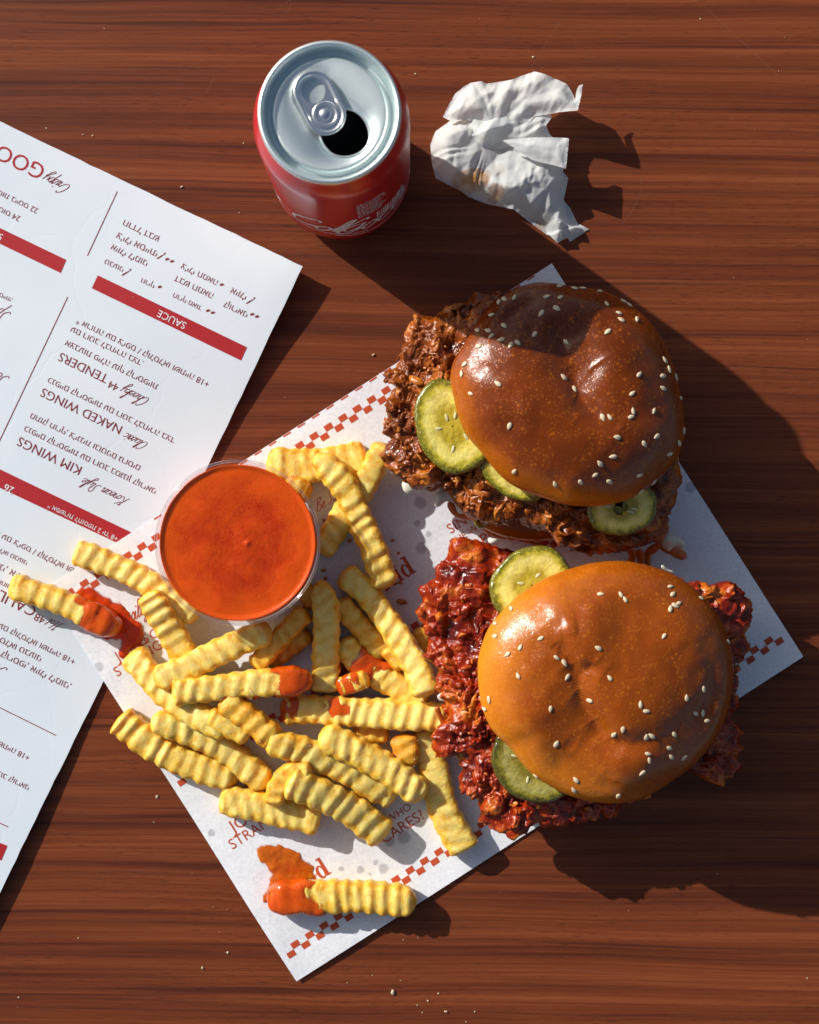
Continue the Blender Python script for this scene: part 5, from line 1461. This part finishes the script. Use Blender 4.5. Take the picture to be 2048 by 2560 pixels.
bn2 = [(780, 215), (880, 190), (1000, 184), (1100, 200), (1200, 230), (1290, 280), (1370, 350), (1430, 430), (1470, 510), (1495, 600), (1500, 700), (1490, 800), (1462, 900), (1422, 980), (1370, 1050), (1310, 1112), (1230, 1172), (1150, 1222), (1060, 1262), (960, 1276),
       (860, 1266), (760, 1240), (680, 1200), (600, 1150), (540, 1085), (490, 1020), (440, 975), (405, 930), (378, 870), (360, 800), (350, 700), (352, 620), (375, 540), (402, 480), (450, 420), (530, 342), (640, 270), (715, 236)]
d2 = [(Z6c([(850, 650), (890, 800), (960, 900), (1020, 930)], 66), 9.0, -1.7, 2), (Z6c([(960, 1070), (1100, 1060)], 66), 8.0, -1.4, 2), (Z6c([(770, 640), (800, 710), (830, 830), (890, 920), (940, 985)], 66), 4.6, 3.6, 1.6), (Z6c([(860, 900), (940, 990), (1060, 1005), (1160, 985)], 66), 5.0, 2.8, 1.6), (Z6c([(690, 550), (760, 620), (830, 700)], 66), 2.6, 2.2, 1.5), (Z6c([(870, 640), (840, 690)], 66), 2.4, 1.8, 1.5),
      (Z6c([(760, 1060), (830, 980), (860, 900)], 66), 16, 2.5, 2), (Z6c([(1000, 860), (1120, 880)], 66), 14, -2.2, 2), (Z6c([(730, 490), (800, 480)], 66), 5, -1.1, 2), (Z6c([(1010, 1100), (1100, 1120)], 66), 12, -1.8, 2), (Z6c([(960, 1160), (930, 1230)], 60), 5, 1.2, 2),
      (Z6c([(1340, 600), (1370, 700), (1350, 820)], 62), 3.5, -0.9, 2), (Z6c([(1380, 700), (1370, 860)], 62), 6, 1.4, 2)]
bun2 = Bun(Z6c(bn2, 50), 49.0, 69.0, 40.5, d2, 83, lambda x, y, r: np.clip(0.58 - 0.42 * sstep(0.5, 1.0, r) * (0.25 + 0.75 * sstep(10, -40, x + 0.15 * y)) - 0.5 * sstep(1.0, 1.5, r) + 0.16 * sstep(0, 45, x), 0, 1))  # baked browning plus painted shading: golden left rim, darker right side
o2 = bun2.build(b2, BUN_B)
seeds(bun2, o2, Z6, [(902, 333), (992, 335), (1012, 357), (1215, 299), (1226, 333), (1251, 375), (1237, 385), (1215, 399), (1354, 351), (499, 397), (428, 465), (426, 522), (632, 532), (541, 572), (483, 604), (891, 576), (1186, 522), (704, 619), (739, 643), (752, 706), (531, 700),
      (943, 710), (1475, 547), (401, 808), (374, 850), (677, 849), (852, 811), (1288, 799), (1365, 761), (1081, 829), (1108, 859), (1327, 869), (1360, 867), (1380, 902), (1002, 942), (962, 964), (1107, 975), (1131, 970), (1233, 964), (1209, 1024), (703, 1006), (1115, 1051),
      (1219, 1064), (1277, 1067), (1120, 1081), (1089, 1136), (791, 1168), (782, 1213), (981, 1240), (608, 1155)], 9)
shred(b2, 'cabbage_shred', Z5, [(612, 1412), (618, 1430), (640, 1428), (645, 1450)], [30, 31, 31, 30], 1.3, CABBAGE)
cabbage(b2, Z6, [(168, 790), (195, 775), (216, 795), (205, 812), (180, 812)], 21, 1.6, 6)
shred(b2, 'carrot_shred', Z6, [(165, 840), (180, 880), (205, 930)], [27, 25, 23], 1.3, CARROT)
shred(b2, 'carrot_shred', Z6, [(130, 690), (160, 760), (200, 790)], [18, 18, 20], 1.6, CARROT)
shred(b2, 'cabbage_shred', Z6, [(1175, 205), (1200, 225), (1230, 235)], [40, 39, 38], 0.7, CABBAGE)

# ------------------------------------------------------------------ crumbs and scratches on the table
mb = MB(); rs = np.random.RandomState(12)
cl = [(Z8, 1190, 1430, 1.5), (Z8, 1405, 1483, 0.8), (Z8, 1515, 1548, 1.1), (Z8, 1340, 1510, 0.5), (Z8, 1370, 1555, 0.4), (Z8, 1470, 1438, 0.6), (Z8, 1062, 1325, 0.5), (Z8, 907, 1372, 0.5), (Z8, 1237, 1358, 0.4), (Z8, 172, 1187, 0.8), (Z8, 17, 1281, 0.8), (Z8, 120, 1058, 0.4), (Z8, 1254, 1108, 0.4),
      (Z8, 1640, 1612, 0.5), (Z2, 848, 1920, 0.7), (Z2, 830, 2060, 0.4), (Z5, 28, 495, 1.1), (Z5, 60, 590, 0.5), (Z1, 980, 405, 0.8), (Z1, 448, 123, 0.6), (Z1, 500, 128, 0.6), (Z4, 767, 8, 0.7), (Z3, 1523, 415, 0.7), (Z3, 95, 990, 0.5), (Z3, 60, 1565, 0.4), (ZF, 478, 2005, 0.7), (ZF, 426, 2037, 0.8), (ZF, 165, 1975, 0.4),
      (ZF, 610, 1530, 0.4), (ZF, 880, 1975, 0.4), (ZF, 1510, 1840, 0.4), (ZF, 330, 1680, 0.5), (ZF, 1475, 40, 0.5), (ZF, 1640, 150, 0.4), (ZF, 220, 60, 0.4), (ZF, 98, 270, 0.5), (ZF, 1545, 585, 0.4), (ZF, 1700, 2060, 0.5), (ZF, 40, 2100, 0.6), (ZF, 1000, 2130, 0.5)]
for zf, x, y, r in cl:
    w = W(*zf((x, y)), 0); Q = IV * (1 + 0.5 * vnoise(IV * 1.3 + rs.uniform(0, 90), 3))[:, None] * np.array([1, rs.uniform(0.5, 0.9), 0.45]) * r * 0.72
    a = rs.uniform(0, 6.28); Q = np.column_stack([Q[:, 0] * math.cos(a) - Q[:, 1] * math.sin(a), Q[:, 0] * math.sin(a) + Q[:, 1] * math.cos(a), Q[:, 2] - Q[:, 2].min() + float(base_z(np.array([w[0]]), np.array([w[1]]))[0])])
    mb.add(Q + np.array([w[0], w[1], 0]), IF)
for k in range(80):
    w = (rs.uniform(-185, 185), rs.uniform(-235, 235)); r = rs.uniform(0.07, 0.2)
    mb.add(IV * r * np.array([1, 0.8, 0.6]) + np.array([w[0], w[1], float(base_z(np.array([w[0]]), np.array([w[1]]))[0]) + r * 0.5]), IF)
o = obj('crumbs', mb.verts(), mb.F, CRUMB); tag(o, 'scattered pale bread crumbs on the table', 'crumbs', kind='stuff')
# golden crumbs of batter on the paper
mb = MB(); tn = []
for zf, x, y, r in [(ZC, 810, 940, 1.1), (ZC, 655, 1040, 1.2), (ZC, 590, 1190, 1.0), (ZC, 600, 1265, 0.9), (ZC, 1180, 935, 1.0), (ZC, 1230, 1045, 0.7), (ZB, 1250, 360, 2.6), (ZB, 1240, 200, 1.2), (ZB, 580, 90, 1.1), (ZB, 600, 150, 0.8)]:
    w = W(*zf((x, y)), 1); Q = IV * (1 + 0.5 * vnoise(IV * 1.3 + rs.uniform(0, 90), 3))[:, None] * np.array([1, rs.uniform(0.5, 1), 0.5]) * r
    mb.add(Q + np.array([w[0], w[1], float(base_z(np.array([w[0]]), np.array([w[1]]))[0]) + r * 0.4]), IF)
o = obj('batter_crumbs', mb.verts(), mb.F, CRUST_A, attrs={'tone': np.full(len(mb.verts()), 0.8)}); tag(o, 'golden brown batter crumbs scattered on the paper between fries and chicken', 'crumbs', kind='stuff')
for P in ([(Z4, 1472, 800), (Z4, 1470, 880), (Z4, 1420, 1000), (Z4, 1350, 1095)], [(ZF, 600, 8), (ZF, 612, 2), (ZF, 606, 26), (ZF, 600, 20)], [(ZF, 452, 160), (ZF, 435, 195)], [(ZF, 1490, 20), (ZF, 1640, 160)], [(ZF, 1180, 45), (ZF, 1120, 140)], [(ZF, 1170, 2040), (ZF, 1330, 2052)]):
    Q = catmull(np.array([W(*zf((x, y)), 0) for zf, x, y in P]), 10); V, F = ribbon(Q, 0.13)
    obj('scratch', np.column_stack([V, np.full(len(V), 0.03)]), F, SCRATCH, table, smooth=False)
